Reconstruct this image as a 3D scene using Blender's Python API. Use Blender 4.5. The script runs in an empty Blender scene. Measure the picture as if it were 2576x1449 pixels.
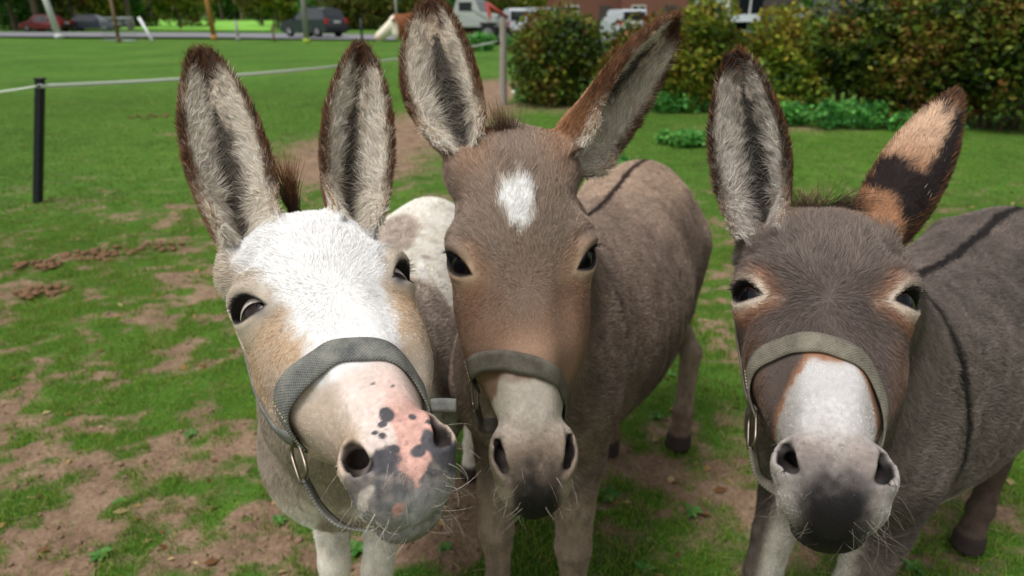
import bpy, bmesh, math, random, time
import numpy as np
from concurrent.futures import ThreadPoolExecutor
from mathutils import Vector, Matrix
T0 = time.time()
random.seed(7)
rng = np.random.default_rng(11)
SC = bpy.context.scene
COL = SC.collection
FUR = 1.0            # fur density factor
GRASS = 1.0

# ------------------------------------------------------------------ camera, sky, sun, exposure
CAM_H, PITCH, LENS = 1.40, math.radians(21.8), 24.0
cd = bpy.data.cameras.new('camera'); cam = bpy.data.objects.new('camera', cd); COL.objects.link(cam)
cam.location = (0, 0, CAM_H); cam.rotation_euler = (math.pi / 2 - PITCH, 0, 0)
cd.lens = LENS; cd.sensor_width = 36.0; cd.sensor_fit = 'HORIZONTAL'
cd.clip_start = 0.02; cd.clip_end = 3000
cd.dof.use_dof = True; cd.dof.focus_distance = 0.74; cd.dof.aperture_fstop = 5.4; cd.dof.aperture_blades = 9
SC.camera = cam

SUN_EL, SUN_ROT = math.radians(66), math.radians(222)
w = bpy.data.worlds.new('World'); SC.world = w; w.use_nodes = True
nt = w.node_tree; nt.nodes.clear()
sky = nt.nodes.new('ShaderNodeTexSky'); sky.sky_type = 'NISHITA'; sky.sun_disc = False
sky.sun_elevation = SUN_EL; sky.sun_rotation = SUN_ROT
sky.air_density = 1.0; sky.dust_density = 4.0; sky.ozone_density = 1.0
hs = nt.nodes.new('ShaderNodeHueSaturation'); hs.inputs['Saturation'].default_value = 0.10
bg = nt.nodes.new('ShaderNodeBackground'); bg.inputs['Strength'].default_value = 0.10
wo = nt.nodes.new('ShaderNodeOutputWorld')
nt.links.new(sky.outputs[0], hs.inputs['Color']); nt.links.new(hs.outputs[0], bg.inputs['Color']); nt.links.new(bg.outputs[0], wo.inputs['Surface'])
sl = bpy.data.lights.new('sun', 'SUN'); sun = bpy.data.objects.new('sun', sl); COL.objects.link(sun)
sl.energy = 1.5; sl.angle = math.radians(18); sl.color = (1.0, 0.98, 0.955)
# the sky's sun_rotation turns clockwise from +Y
sdir = Vector((math.sin(SUN_ROT) * math.cos(SUN_EL), math.cos(SUN_ROT) * math.cos(SUN_EL), math.sin(SUN_EL)))
sun.rotation_euler = sdir.to_track_quat('Z', 'Y').to_euler()
vs = SC.view_settings
vs.view_transform = 'Standard'; vs.look = 'None'; vs.exposure = 0.55; vs.gamma = 1.0; vs.use_curve_mapping = False
SC.render.engine = 'CYCLES'
SC.cycles.use_denoising = True
try:
    SC.cycles.denoiser = 'OPENIMAGEDENOISE'; SC.cycles.denoising_input_passes = 'RGB_ALBEDO_NORMAL'
except Exception: pass
SC.cycles.max_bounces = 6; SC.cycles.diffuse_bounces = 3; SC.cycles.glossy_bounces = 3
SC.cycles.transmission_bounces = 4; SC.cycles.transparent_max_bounces = 8
SC.cycles.caustics_reflective = False; SC.cycles.caustics_refractive = False
SC.cycles_curves.shape = 'RIBBONS'; SC.cycles_curves.subdivisions = 2
SC.cycles.use_adaptive_sampling = True; SC.cycles.adaptive_threshold = 0.01

# ------------------------------------------------------------------ layout helpers
FPX = 2576 * LENS / 36.0
CT, ST = math.cos(PITCH), math.sin(PITCH)
FWD = np.array([0, CT, -ST]); UPV = np.array([0, ST, CT]); RGT = np.array([1.0, 0, 0])
CPOS = np.array([0, 0, CAM_H])
def at(px, py, depth):
    "a point of the place, from a bearing (2576-wide plan of the view) and a depth in metres"
    return CPOS + depth * (FWD + RGT * (px - 1288) / FPX - UPV * (py - 724.5) / FPX)
def onground(px, py, z=0.0):
    d = FWD + RGT * (px - 1288) / FPX - UPV * (py - 724.5) / FPX
    return CPOS + d * ((z - CAM_H) / d[2])
def camdir(x, y, z):   # right, up, toward camera -> world
    v = RGT * x + UPV * y - FWD * z
    return v / np.linalg.norm(v)
def nrm(v):
    v = np.asarray(v, float); return v / (np.linalg.norm(v, axis=-1, keepdims=True) + 1e-12)
def lin(r, g, b):
    c = np.array([r, g, b], float) / 255.0
    return np.where(c <= 0.04045, c / 12.92, ((c + 0.055) / 1.055) ** 2.4)
def sstep(a, b, x):
    t = np.clip((x - a) / (b - a), 0, 1); return t * t * (3 - 2 * t)
def mixc(c, d, m):
    return c + (d - c) * np.clip(m, 0, 1)[:, None]
def gs(*terms):
    s = 0
    for v, sg in terms: s = s + (v / sg) ** 2
    return np.exp(-s)
def smin(a, b, k):
    h = np.maximum(k - np.abs(a - b), 0) / k
    return np.minimum(a, b) - h * h * k * 0.25
def smax(a, b, k): return -smin(-a, -b, k)
def _hash(ix, iy, iz, seed):
    h = (ix * 374761393 + iy * 668265263 + iz * 2147483647 + seed * 974634777) & 0xffffffff
    h = ((h ^ (h >> 13)) * 1274126177) & 0xffffffff
    h = h ^ (h >> 16)
    return (h & 0xffff) / 65535.0
def vnoise(P, sc, seed=0):
    q = np.asarray(P, float) / sc
    i = np.floor(q).astype(np.int64); f = q - i; f = f * f * (3 - 2 * f)
    r = 0
    for dx in (0, 1):
        for dy in (0, 1):
            for dz in (0, 1):
                wgt = (f[:, 0] if dx else 1 - f[:, 0]) * (f[:, 1] if dy else 1 - f[:, 1]) * (f[:, 2] if dz else 1 - f[:, 2])
                r = r + wgt * _hash(i[:, 0] + dx, i[:, 1] + dy, i[:, 2] + dz, seed)
    return r * 2 - 1
def spline_tab(knots, n=400):
    k = np.array(knots, float); x = k[:, 0]; xs = np.linspace(x[0], x[-1], n)
    out = [xs]
    for c in range(1, k.shape[1]):
        y = k[:, c]; dx = np.diff(x); dy = np.diff(y) / dx
        m = np.zeros_like(y); m[0] = dy[0]; m[-1] = dy[-1]
        for i in range(1, len(y) - 1):
            m[i] = 0 if dy[i - 1] * dy[i] <= 0 else 2 * dy[i - 1] * dy[i] / (dy[i - 1] + dy[i])
        j = np.clip(np.searchsorted(x, xs, 'right') - 1, 0, len(x) - 2)
        h = dx[j]; t = (xs - x[j]) / h
        out.append((2*t**3-3*t**2+1)*y[j] + (t**3-2*t**2+t)*h*m[j] + (-2*t**3+3*t**2)*y[j+1] + (t**3-t**2)*h*m[j+1])
    return out

# ------------------------------------------------------------------ implicit shapes
def rcone(P, a, b, ra, rb):
    a = np.asarray(a, float); b = np.asarray(b, float); ba = b - a
    h = np.clip((P - a) @ ba / (ba @ ba + 1e-12), 0, 1)
    d = P - a - h[:, None] * ba
    return np.sqrt((d * d).sum(1)) - (ra + (rb - ra) * h)
def ellip(P, c, r):
    q = (P - np.asarray(c)) / np.asarray(r)
    k0 = np.sqrt((q * q).sum(1)) + 1e-9
    k1 = np.sqrt(((q / np.asarray(r)) ** 2).sum(1)) + 1e-9
    return k0 * (k0 - 1) / k1
def loft(x, t, n, tab, p=2.5):
    "superelliptic sections along t: half-width, front, back, depth of the widest line"
    ts, w, nf, nb, nw = tab
    tc = np.clip(t, ts[0], ts[-1])
    W = np.interp(tc, ts, w); F = np.interp(tc, ts, nf); B = np.interp(tc, ts, nb); C = np.interp(tc, ts, nw)
    q = n - C
    D = np.where(q > 0, F - C, C - B); D = np.maximum(D, 1e-3); W = np.maximum(W, 1e-3)
    a = np.abs(x) / W; b = np.abs(q) / D
    if p == 2:
        r = np.sqrt(a * a + b * b) + 1e-6; gx = a / r / W; gn = b / r / D
    else:           # exponent 2.5
        r = (a * a * np.sqrt(a) + b * b * np.sqrt(b)) ** .4 + 1e-6
        gx = a / r; gx = gx * np.sqrt(gx) / W; gn = b / r; gn = gn * np.sqrt(gn) / D
    d = (r - 1) / np.sqrt(gx * gx + gn * gn + 1e-9)
    d = np.minimum(d, 0.5); d = np.maximum(d, -np.minimum(W, D))
    dt = np.abs(t - tc)
    return np.where(dt > 0, np.hypot(np.maximum(d, 0), dt), d)

def polygonize(f, lo, hi, h):
    "naive surface nets on a grid that is only evaluated near the surface"
    B = 4
    lo = np.asarray(lo, float); nb = np.ceil((np.asarray(hi) - lo) / (h * B)).astype(int)
    g = np.stack(np.meshgrid(*[np.arange(k) for k in nb], indexing='ij'), -1).reshape(-1, 3)
    cen = lo + (g + 0.5) * h * B
    v = chunked3(f, cen)
    act = np.abs(v) < h * B * 0.87 * 1.5
    n = nb * B + 1
    val = np.ones(n, np.float32)
    sg = np.where(v < 0, -1.0, 1.0).astype(np.float32).reshape(nb)
    val[:-1, :-1, :-1] = np.repeat(np.repeat(np.repeat(sg, B, 0), B, 1), B, 2)
    off = np.stack(np.meshgrid(*[np.arange(B + 1)] * 3, indexing='ij'), -1).reshape(-1, 3)
    ga = g[act]
    def blk(i):
        idx = (ga[i:i + 64, None] * B + off[None]).reshape(-1, 3)
        val[idx[:, 0], idx[:, 1], idx[:, 2]] = f(lo + idx * h)
    list(POOL.map(blk, range(0, len(ga), 64)))
    ins = val < 0
    nx, ny, nz = n
    anyv = np.zeros((nx-1, ny-1, nz-1), bool); allv = np.ones_like(anyv)
    for a in (0, 1):
        for b in (0, 1):
            for c in (0, 1):
                s = ins[a:nx-1+a, b:ny-1+b, c:nz-1+c]; anyv |= s; allv &= s
    cell = np.argwhere(anyv & ~allv)
    vid = np.full(anyv.shape, -1, np.int32); vid[cell[:, 0], cell[:, 1], cell[:, 2]] = np.arange(len(cell))
    cor = np.array([(a, b, c) for a in (0, 1) for b in (0, 1) for c in (0, 1)])
    cv = np.stack([val[cell[:, 0]+a, cell[:, 1]+b, cell[:, 2]+c] for a, b, c in cor], 1)
    acc = np.zeros((len(cell), 3)); cnt = np.zeros(len(cell))
    for i in range(8):
        for j in range(i + 1, 8):
            if np.abs(cor[i] - cor[j]).sum() != 1: continue
            m = (cv[:, i] < 0) != (cv[:, j] < 0)
            t = cv[m, i] / (cv[m, i] - cv[m, j])
            acc[m] += cor[i] + t[:, None] * (cor[j] - cor[i]); cnt[m] += 1
    V = lo + (cell + acc / cnt[:, None]) * h
    Fs = []
    for ax in range(3):
        sl0 = [slice(None)] * 3; sl1 = [slice(None)] * 3
        sl0[ax] = slice(0, -1); sl1[ax] = slice(1, None)
        A = ins[tuple(sl0)]; Bb = ins[tuple(sl1)]
        e = np.argwhere(A != Bb); inside = A[e[:, 0], e[:, 1], e[:, 2]]
        o1, o2 = [k for k in range(3) if k != ax]
        ok = (e[:, o1] > 0) & (e[:, o2] > 0) & (e[:, o1] < n[o1] - 1) & (e[:, o2] < n[o2] - 1)
        e = e[ok]; inside = inside[ok]
        def cid(d1, d2):
            k = e.copy(); k[:, o1] -= d1; k[:, o2] -= d2; return vid[k[:, 0], k[:, 1], k[:, 2]]
        q = np.stack([cid(1, 1), cid(0, 1), cid(0, 0), cid(1, 0)], 1)
        flip = inside if ax != 1 else ~inside
        q = np.where(flip[:, None], q, q[:, ::-1])
        Fs.append(q)
    F = np.concatenate(Fs); F = F[(F >= 0).all(1)]
    return V, F
def grad(f, P, e=6e-4):
    k = np.array([[1, -1, -1], [-1, -1, 1], [-1, 1, -1], [1, 1, 1]], float)
    g = 0
    for kk in k: g = g + kk * f(P + e * kk)[:, None]
    return g / (4 * e)
POOL = ThreadPoolExecutor(4)
def chunked3(f, P, n=9000):
    return np.concatenate(list(POOL.map(f, [P[i:i + n] for i in range(0, len(P), n)])))
def project(f, V, steps=3, maxstep=0.004):
    for _ in range(steps):
        d = f(V); g = grad(f, V)
        st = (d / np.maximum((g * g).sum(1), 0.05))[:, None] * g
        L = np.linalg.norm(st, axis=1, keepdims=True)
        V = V - st * np.minimum(1, maxstep / (L + 1e-12))
    return V

# ------------------------------------------------------------------ object helpers
def tag(o, label=None, cat=None, group=None, kind=None):
    if label: o['label'] = label
    if cat: o['category'] = cat
    if group: o['group'] = group
    if kind: o['kind'] = kind
    return o
def empty(name, loc=(0, 0, 0), rz=0.0):
    o = bpy.data.objects.new(name, None); COL.objects.link(o); o.location = loc; o.rotation_euler = (0, 0, rz)
    o.empty_display_size = 0.1
    return o
def link(name, me, mat=None, parent=None):
    o = bpy.data.objects.new(name, me); COL.objects.link(o)
    if mat is not None: me.materials.append(mat)
    if parent is not None: o.parent = parent
    return o
def mesh_np(name, V, F, smooth=True):
    me = bpy.data.meshes.new(name)
    V = np.ascontiguousarray(V, np.float32); F = np.ascontiguousarray(F, np.int32)
    k = F.shape[1]
    me.vertices.add(len(V)); me.vertices.foreach_set('co', V.ravel())
    me.loops.add(F.size); me.loops.foreach_set('vertex_index', F.ravel())
    me.polygons.add(len(F))
    me.polygons.foreach_set('loop_start', np.arange(0, F.size, k, dtype=np.int32))
    if smooth: me.polygons.foreach_set('use_smooth', np.ones(len(F), bool))
    me.update(calc_edges=True); me.validate()
    return me
def set_col(me, name, C, domain='POINT'):
    a = me.attributes.new(name, 'FLOAT_COLOR', domain)
    C = np.asarray(C, np.float32)
    a.data.foreach_set('color', np.concatenate([C, np.ones((len(C), 1), np.float32)], 1).ravel())
def hair_obj(name, pts, rad, colr, mat, parent=None):
    "pts (N,K,3) hair strands, rad (N,K) radii, colr (N,3) one colour a hair or (N,K,3)"
    N, K, _ = pts.shape
    hc = bpy.data.hair_curves.new(name)
    hc.add_curves([K] * N)
    hc.attributes['position'].data.foreach_set('vector', np.ascontiguousarray(pts, np.float32).ravel())
    ra = hc.attributes.get('radius') or hc.attributes.new('radius', 'FLOAT', 'POINT')
    ra.data.foreach_set('value', np.ascontiguousarray(rad, np.float32).ravel())
    if colr.ndim == 2: colr = np.repeat(colr[:, None], K, 1)
    ca = hc.attributes.new('coat', 'FLOAT_COLOR', 'POINT')
    c4 = np.concatenate([colr, np.ones((N, K, 1))], 2).astype(np.float32)
    ca.data.foreach_set('color', c4.ravel())
    return link(name, hc, mat, parent)

# ------------------------------------------------------------------ material helpers
def newmat(name):
    m = bpy.data.materials.new(name); m.use_nodes = True
    return m, m.node_tree.nodes, m.node_tree.links, m.node_tree.nodes['Principled BSDF']
def simple(name, rgb, rough=0.7, metal=0.0, noise=0.0, scale=20.0, bump=0.0, spec=0.4, coat=0.0):
    m, N, L, b = newmat(name)
    c = lin(*rgb)
    b.inputs['Base Color'].default_value = (*c, 1); b.inputs['Roughness'].default_value = rough
    b.inputs['Metallic'].default_value = metal; b.inputs['Specular IOR Level'].default_value = spec
    if coat: b.inputs['Coat Weight'].default_value = coat
    if noise or bump:
        tc = N.new('ShaderNodeTexCoord'); t = N.new('ShaderNodeTexNoise'); t.inputs['Scale'].default_value = scale
        t.inputs['Detail'].default_value = 6; L.new(tc.outputs['Object'], t.inputs['Vector'])
        if noise:
            r = N.new('ShaderNodeMixRGB'); r.blend_type = 'MIX'
            r.inputs[1].default_value = (*(c * (1 - noise)), 1); r.inputs[2].default_value = (*np.minimum(c * (1 + noise), 0.95), 1)
            L.new(t.outputs['Fac'], r.inputs[0]); L.new(r.outputs[0], b.inputs['Base Color'])
        if bump:
            bp = N.new('ShaderNodeBump'); bp.inputs['Strength'].default_value = bump; bp.inputs['Distance'].default_value = 0.01
            L.new(t.outputs['Fac'], bp.inputs['Height']); L.new(bp.outputs[0], b.inputs['Normal'])
    return m
def attr_mat(name, attr='coat', rough=0.75, spec=0.2, noise=0.12, scale=300.0, bump=0.0, bscale=None, sheen=0.0):
    m, N, L, b = newmat(name)
    a = N.new('ShaderNodeAttribute'); a.attribute_name = attr
    b.inputs['Roughness'].default_value = rough; b.inputs['Specular IOR Level'].default_value = spec
    if sheen: b.inputs['Sheen Weight'].default_value = sheen
    if noise or bump:
        tc = N.new('ShaderNodeTexCoord'); t = N.new('ShaderNodeTexNoise'); t.inputs['Scale'].default_value = scale; t.inputs['Detail'].default_value = 4
        L.new(tc.outputs['Object'], t.inputs['Vector'])
        mr = N.new('ShaderNodeMapRange'); mr.inputs['To Min'].default_value = 1 - noise * 2; mr.inputs['To Max'].default_value = 1 + noise * 2
        L.new(t.outputs['Fac'], mr.inputs['Value'])
        mx = N.new('ShaderNodeVectorMath'); mx.operation = 'SCALE'
        L.new(a.outputs['Color'], mx.inputs[0]); L.new(mr.outputs[0], mx.inputs['Scale']); L.new(mx.outputs[0], b.inputs['Base Color'])
        if bump:
            t2 = N.new('ShaderNodeTexNoise'); t2.inputs['Scale'].default_value = bscale or scale; t2.inputs['Detail'].default_value = 5
            L.new(tc.outputs['Object'], t2.inputs['Vector'])
            bp = N.new('ShaderNodeBump'); bp.inputs['Strength'].default_value = bump; bp.inputs['Distance'].default_value = 0.002
            L.new(t2.outputs['Fac'], bp.inputs['Height']); L.new(bp.outputs[0], b.inputs['Normal'])
    else:
        L.new(a.outputs['Color'], b.inputs['Base Color'])
    return m
M_SKIN = attr_mat('donkey_skin', rough=0.72, spec=0.25, noise=0.10, scale=220, bump=0.5, bscale=900)
M_FUR = attr_mat('fur', rough=0.62, spec=0.22, noise=0)
# ------------------------------------------------------------------ the donkeys
HEAD_TAB = spline_tab([
    # t,    half-width, front, back, widest
    (-.030, .006, -.085, -.100, -.092),
    (-.018, .036, -.058, -.130, -.092),
    (0.000, .054, -.034, -.160, -.090),
    (0.025, .068, -.014, -.175, -.085),
    (0.065, .077,  .001, -.190, -.075),
    (0.105, .085,  .007, -.205, -.068),
    (0.130, .090,  .008, -.210, -.066),
    (0.165, .090,  .005, -.212, -.074),
    (0.205, .0895,  .001, -.205, -.088),
    (0.255, .083, -.001, -.180, -.086),
    (0.305, .063, -.003, -.148, -.072),
    (0.335, .048, -.004, -.124, -.060),
    (0.360, .0405, -.004, -.108, -.052),
    (0.385, .0420, -.002, -.100, -.050),
    (0.410, .0460, -.003, -.092, -.050),
    (0.430, .0460, -.009, -.084, -.048),
    (0.450, .0370, -.021, -.076, -.048),
    (0.465, .0240, -.034, -.066, -.050),
    (0.473, .0060, -.046, -.054, -.050)])
BODY_TAB = spline_tab([
    # s,   half-width, top, bottom, widest
    (-.20, .020, .760, .700, .73),
    (-.175, .085, .830, .630, .72),
    (-.10, .140, .920, .560, .71),
    (0.00, .172, .965, .495, .70),
    (0.20, .220, .965, .430, .68),
    (0.42, .252, .955, .405, .67),
    (0.62, .248, .970, .435, .69),
    (0.78, .228, .990, .500, .73),
    (0.92, .200, .985, .570, .75),
    (1.02, .140, .935, .650, .77),
    (1.08, .030, .840, .760, .80)])
EAR_W = spline_tab([(-.15, .36), (0, .50), (.1, .68), (.25, .90), (.42, 1.0), (.58, .95), (.72, .80), (.84, .58), (.93, .36), (.98, .18), (1.01, .02)])
EAR_C = spline_tab([(-.15, .0), (-.04, .010), (.06, .040), (.14, .043), (.25, .038), (.5, .026), (.8, .014), (1.01, .004)])

def nostril_hole(y3, k):
    h = rcone(y3, (.0440, .362, -.010), (.0462, .386, -.004), .0032 * k, .0066 * k)
    h = smin(h, rcone(y3, (.0462, .386, -.004), (.0350, .413, .000), .0070 * k, .0036 * k), .004)
    h = smin(h, rcone(y3, (.0430, .376, -.018), (.0370, .404, -.014), .0050 * k, .0066 * k), .004)
    return smin(h, rcone(y3, (.0405, .392, -.012), (.0285, .366, -.052), .0066 * k, .0055 * k), .005)

class Ear:
    def __init__(s, base, tip, face, wmax, cup=1.0, curl=0.0, th=.0115, lean=0.0, hoff=0.0, hwid=1.0):
        s.o = np.asarray(base, float); a = np.asarray(tip, float) - s.o; s.L = np.linalg.norm(a); s.a = a / s.L
        f = np.asarray(face, float); f = f - s.a * (f @ s.a); s.f = f / np.linalg.norm(f)
        s.l = np.cross(s.a, s.f); s.l = s.l / np.linalg.norm(s.l)
        s.w, s.cup, s.curl, s.th, s.lean, s.hoff, s.hwid = wmax, cup, curl, th, lean, hoff, hwid
    def local(s, P):
        d = P - s.o
        t = d @ s.a / s.L; u = d @ s.l; v = d @ s.f
        tt = np.clip(t, 0, 1.1)
        return t, u - s.lean * tt * (1 - tt), v - s.curl * tt * tt
    def shape(s, P):
        t, u, v = s.local(P)
        W = s.w * np.interp(t, *EAR_W); C = s.cup * np.interp(t, *EAR_C)
        r = u / W
        v0 = C * (np.minimum(np.abs(r), 1.5) ** 2 - .35)
        g = np.sqrt(1 + (2 * C * np.minimum(np.abs(r), 1.2) / W) ** 2)
        return t, u, v, W, v0, g
    def sdf(s, P):
        t, u, v, W, v0, g = s.shape(P)
        th = s.th * (1 + .9 * np.clip(.25 - t, 0, .3) / .25)
        sh = np.abs(v - v0) / g - th / 2
        d = smax(sh, (np.abs(u) - W) * .75, .005)
        d = smax(d, (t - 1.0) * s.L, .004)
        d = np.maximum(d, (-.06 - t) * s.L)
        return d

class Donkey:
    def __init__(s, eyes, muz, dm, hs, F0, R0, ears, mw=1.0, nostril=1.0, feet=None, hb=1.0, bwid=1.0, jaw=1.0, brow=1.0, seed=1, lidopen=1.0, chin=1.0, band=(.28, .27, .30), sh=.095, lg=1.0):
        s.band = band; s.sh = sh; s.lg = lg
        s.hs, s.mw, s.nos, s.hb, s.jaw, s.brow, s.seed, s.lid, s.bwid, s.chin = hs, mw, nostril, hb, jaw, brow, seed, lidopen, bwid, chin
        # the visible eyes sit at (+-.080,.155,-.029), the muzzle reference at (0,.395,.002) in head coordinates
        M = at(*muz, dm); eyeL, eyeR = at(*eyes[0]), at(*eyes[1])
        em = (eyeL + eyeR) / 2; V = M - em
        X = eyeR - eyeL; Vn = V / np.linalg.norm(V); X = X - Vn * (X @ Vn); X /= np.linalg.norm(X)
        v = np.array([0.395 - 0.155, 0.031]); need = np.linalg.norm(V) / hs
        s.lt = math.sqrt(max(need ** 2 - v[1] ** 2, .01)) / v[0]
        ang = math.atan2(v[1], v[0] * s.lt)
        W = np.cross(Vn, X)
        if W @ (CPOS - em) < 0: W = -W
        s.T = Vn * math.cos(ang) - W * math.sin(ang); s.N = W * math.cos(ang) + Vn * math.sin(ang); s.X = X
        s.O = em - hs * (s.T * .155 * s.lt + s.N * (-.029))
        print('span', np.linalg.norm(eyeL - eyeR))
        s.F0 = np.array([*F0, 0.]); A = np.array([*R0, 0.]) - s.F0; s.blen = np.linalg.norm(A) / .85; s.A = A / np.linalg.norm(A)
        s.Lx = np.array([s.A[1], -s.A[0], 0])
        s.feet = feet or dict(fl=(-.09, 0), fr=(.09, 0), hl=(-.10, .86), hr=(.10, .86))
        s.ears = []
        for sd, e in zip((-1, 1), ears):
            base = s.hw((sd * e.get('bx', .060), e.get('bt', .016), e.get('bn', -.075)))
            s.ears.append(Ear(base, e['tip'], e['face'], e['w'], e.get('cup', 1.3), e.get('curl', 0), lean=e.get('lean', 0), hoff=e.get('hoff', 0), hwid=e.get('hwid', 1)))
        s.hc = s.hw((0, .22, -.08))
        s.skel()
        print('donkey lt', round(s.lt, 3), 'blen', round(s.blen, 3), 'ears', [round(e.L, 3) for e in s.ears], 'withers', s.bw((0, 0, 1)))
    # coordinate frames
    def hw(s, q):   # head local -> world
        q = np.asarray(q, float); t = q[..., 1:2]; t = np.where(t > .395, .395 + (t - .395) * s.chin, t)
        return s.O + s.hs * (q[..., 0:1] * s.X + t * s.lt * s.T + q[..., 2:3] * s.N)
    def hl(s, P):
        d = (P - s.O) / s.hs
        t = d @ s.T / s.lt; t = np.where(t > .395, .395 + (t - .395) / s.chin, t)
        return np.stack([d @ s.X, t, d @ s.N], 1)
    def bw(s, q):
        q = np.asarray(q, float)
        return s.F0 + q[..., 0:1] * s.Lx * s.hb + q[..., 1:2] * s.A * s.blen + q[..., 2:3] * np.array([0, 0, s.hb])
    def bl(s, P):
        d = P - s.F0
        return np.stack([d @ s.Lx / s.hb, d @ s.A / s.blen, d[:, 2] / s.hb], 1)
    def skel(s):
        s.bones = []   # (a,b,ra,rb,k)
        b = lambda x, y, z: s.bw((x, y, z))
        # neck
        c0, c1 = s.hw((0, .035, -.105)), b(0, .06, .86)
        t0, t1 = s.hw((0, .12, -.145)), b(0, -.07, .735)
        m0 = (c0 + c1) / 2 + np.array([0, 0, .02]); m1 = (t0 + t1) / 2
        s.neck = [(c0, m0, .062, .078), (m0, c1, .078, .11), (t0, m1, .062, .085), (m1, t1, .085, .118)]
        s.neckv = [(c0 + t0) / 2, (c1 + t1) / 2]
        s.legs = []
        f = s.feet
        for key in ('fl', 'fr'):
            x, y = f[key]; sd = -1 if x < 0 or key == 'fl' else 1
            x0 = s.sh * (-1 if key == 'fl' else 1)
            pts = [(x0, -.02, .66, .080), (x0 * 1.03, .02, .52, .056), ((x0 + x) / 2, y * .5 + .0, .38, .043), (x, y - .005, .275, .0405), (x, y, .235, .034), (x, y + .005, .13, .0275), (x, y, .10, .0335), (x, y - .02, .06, .030), (x, y - .03, .03, .041), (x, y - .035, 0.0, .046)]
            s.legs.append(pts)
        for key in ('hl', 'hr'):
            x, y = f[key]; x0 = .105 * (-1 if key == 'hl' else 1)
            pts = [(x0, .86, .74, .125), (x0 * 1.15, .80, .57, .088), (x0 * 1.05, .88, .47, .058), ((x0 + x) / 2, y + .09, .385, .040), (x, y + .075, .33, .036), (x, y + .05, .16, .0285), (x, y + .04, .115, .034), (x, y + .015, .065, .030), (x, y + .005, .03, .040), (x, y, 0., .045)]
            s.legs.append(pts)
    # implicit functions
    def f_head(s, q):
        x, t, n = q[:, 0], q[:, 1], q[:, 2]; ax = np.abs(x)
        mwf = 1 + (s.mw - 1) * sstep(.30, .38, t)
        jf = 1 + (s.jaw - 1) * sstep(.14, .22, t) * (1 - sstep(.32, .37, t))
        d = loft(x / (mwf * jf), t, n, HEAD_TAB, 2.5)
        y3 = np.stack([ax / mwf, t, n], 1)
        # brow ridge, cheek crest, hollows
        d = d - s.brow * .019 * gs((ax - .080, .020), (t - .126, .020), (n + .036, .030))
        d = d - .006 * gs((ax - .066, .016), (t - .24, .07), (n + .055, .022))
        d = d + .0065 * gs((ax - .046, .018), (t - .285, .045), (n + .022, .022))
        d = d + .004 * gs((ax - .055, .016), (t - .205, .030), (n + .005, .025))
        d = d + .007 * gs((ax - .070, .018), (t - .082, .020), (n + .030, .030))
        d = d + .0055 * gs((ax - .044, .013), (t - .225, .05), (n, .025))
        d = d - .004 * gs((ax, .030), (t - .10, .05), (n, .04))
        d = d + .016 * gs((ax - .057, .020), (t - .318, .034), (n + .018, .026))
        # muzzle
        d = smin(d, ellip(y3, (.0335, .392, -.026), (.0205, .034, .027)), .016)
        d = smin(d, ellip(y3, (0, .425, -.040), (.044, .036, .034)), .016)
        low = smin(ellip(y3, (0, .448, -.075), (.033, .026, .022)), ellip(y3, (0, .415, -.090), (.030, .05, .026)), .02)
        d = smin(d, low, .005)
        d = d + .0035 * gs((ax, .007), (t - .425, .035), (n + .01, .03))      # philtrum
        # nostrils
        k = s.nos
        hole = nostril_hole(y3, k)
        d = smax(d, -hole, .006)
        d = d - .0030 * gs((hole - .006, .006), (ax - .048, .014), (t - .395, .030))
        # eyes
        for sd in (-1, 1):
            c, eo, el, eu = s.eyeframe(sd)
            p = q - c
            r = np.sqrt((p * p).sum(1)); m = r < .07
            if not m.any(): continue
            pm = p[m]; rm = r[m]; o = pm @ eo; u = pm @ el; v = pm @ eu
            dm = smin(d[m], rm - .0340, .018)
            op = s.lidshape(u, v, o)
            # upper lid fold
            uw = sstep(.027, .014, np.abs(u + .003))
            dm = dm - .0050 * np.exp(-((op - .008) / .0050) ** 2) * (o > 0) * uw * sstep(-.008, .004, v) - .0022 * np.exp(-((op - .005) / .004) ** 2) * (o > 0) * uw * sstep(.002, -.006, v)
            dm = dm + .0032 * np.exp(-((op - .0175) / .004) ** 2) * (o > 0) * uw * (v > 0)
            carve = np.maximum(op, np.maximum(.010 - o, rm - .058))
            d[m] = smax(dm, -carve, .003)
        return d
    def eyeframe(s, sd):
        c = np.array([sd * .0570, .155, -.0470])
        eo = nrm([sd * .80, .02, .60]); el = np.array([-sd * .90, .52, .52]); el = nrm(el - eo * (el @ eo))
        eu = np.cross(eo, el); eu = eu if eu[1] < 0 else -eu
        return c, eo, el, eu
    def lidshape(s, u, v, o):
        L = .0255; h = np.where(v > 0, .0122 * s.lid, .0096)
        return (np.abs(v) - h * (1 - (np.clip(u, -.04, .04) / L) ** 2)) * .72
    def band_t(s, a):
        tl, tc, tr = s.band
        return tc + (tr - tl) / 2 * a + ((tl + tr) / 2 - tc) * a * a
    def under(s, q):
        a = np.arctan2(q[:, 0], q[:, 2] + .075) / math.radians(100)
        return (np.abs(q[:, 1] - s.band_t(a)) * s.lt < .0155) & (np.abs(a) < 1.02)
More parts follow.
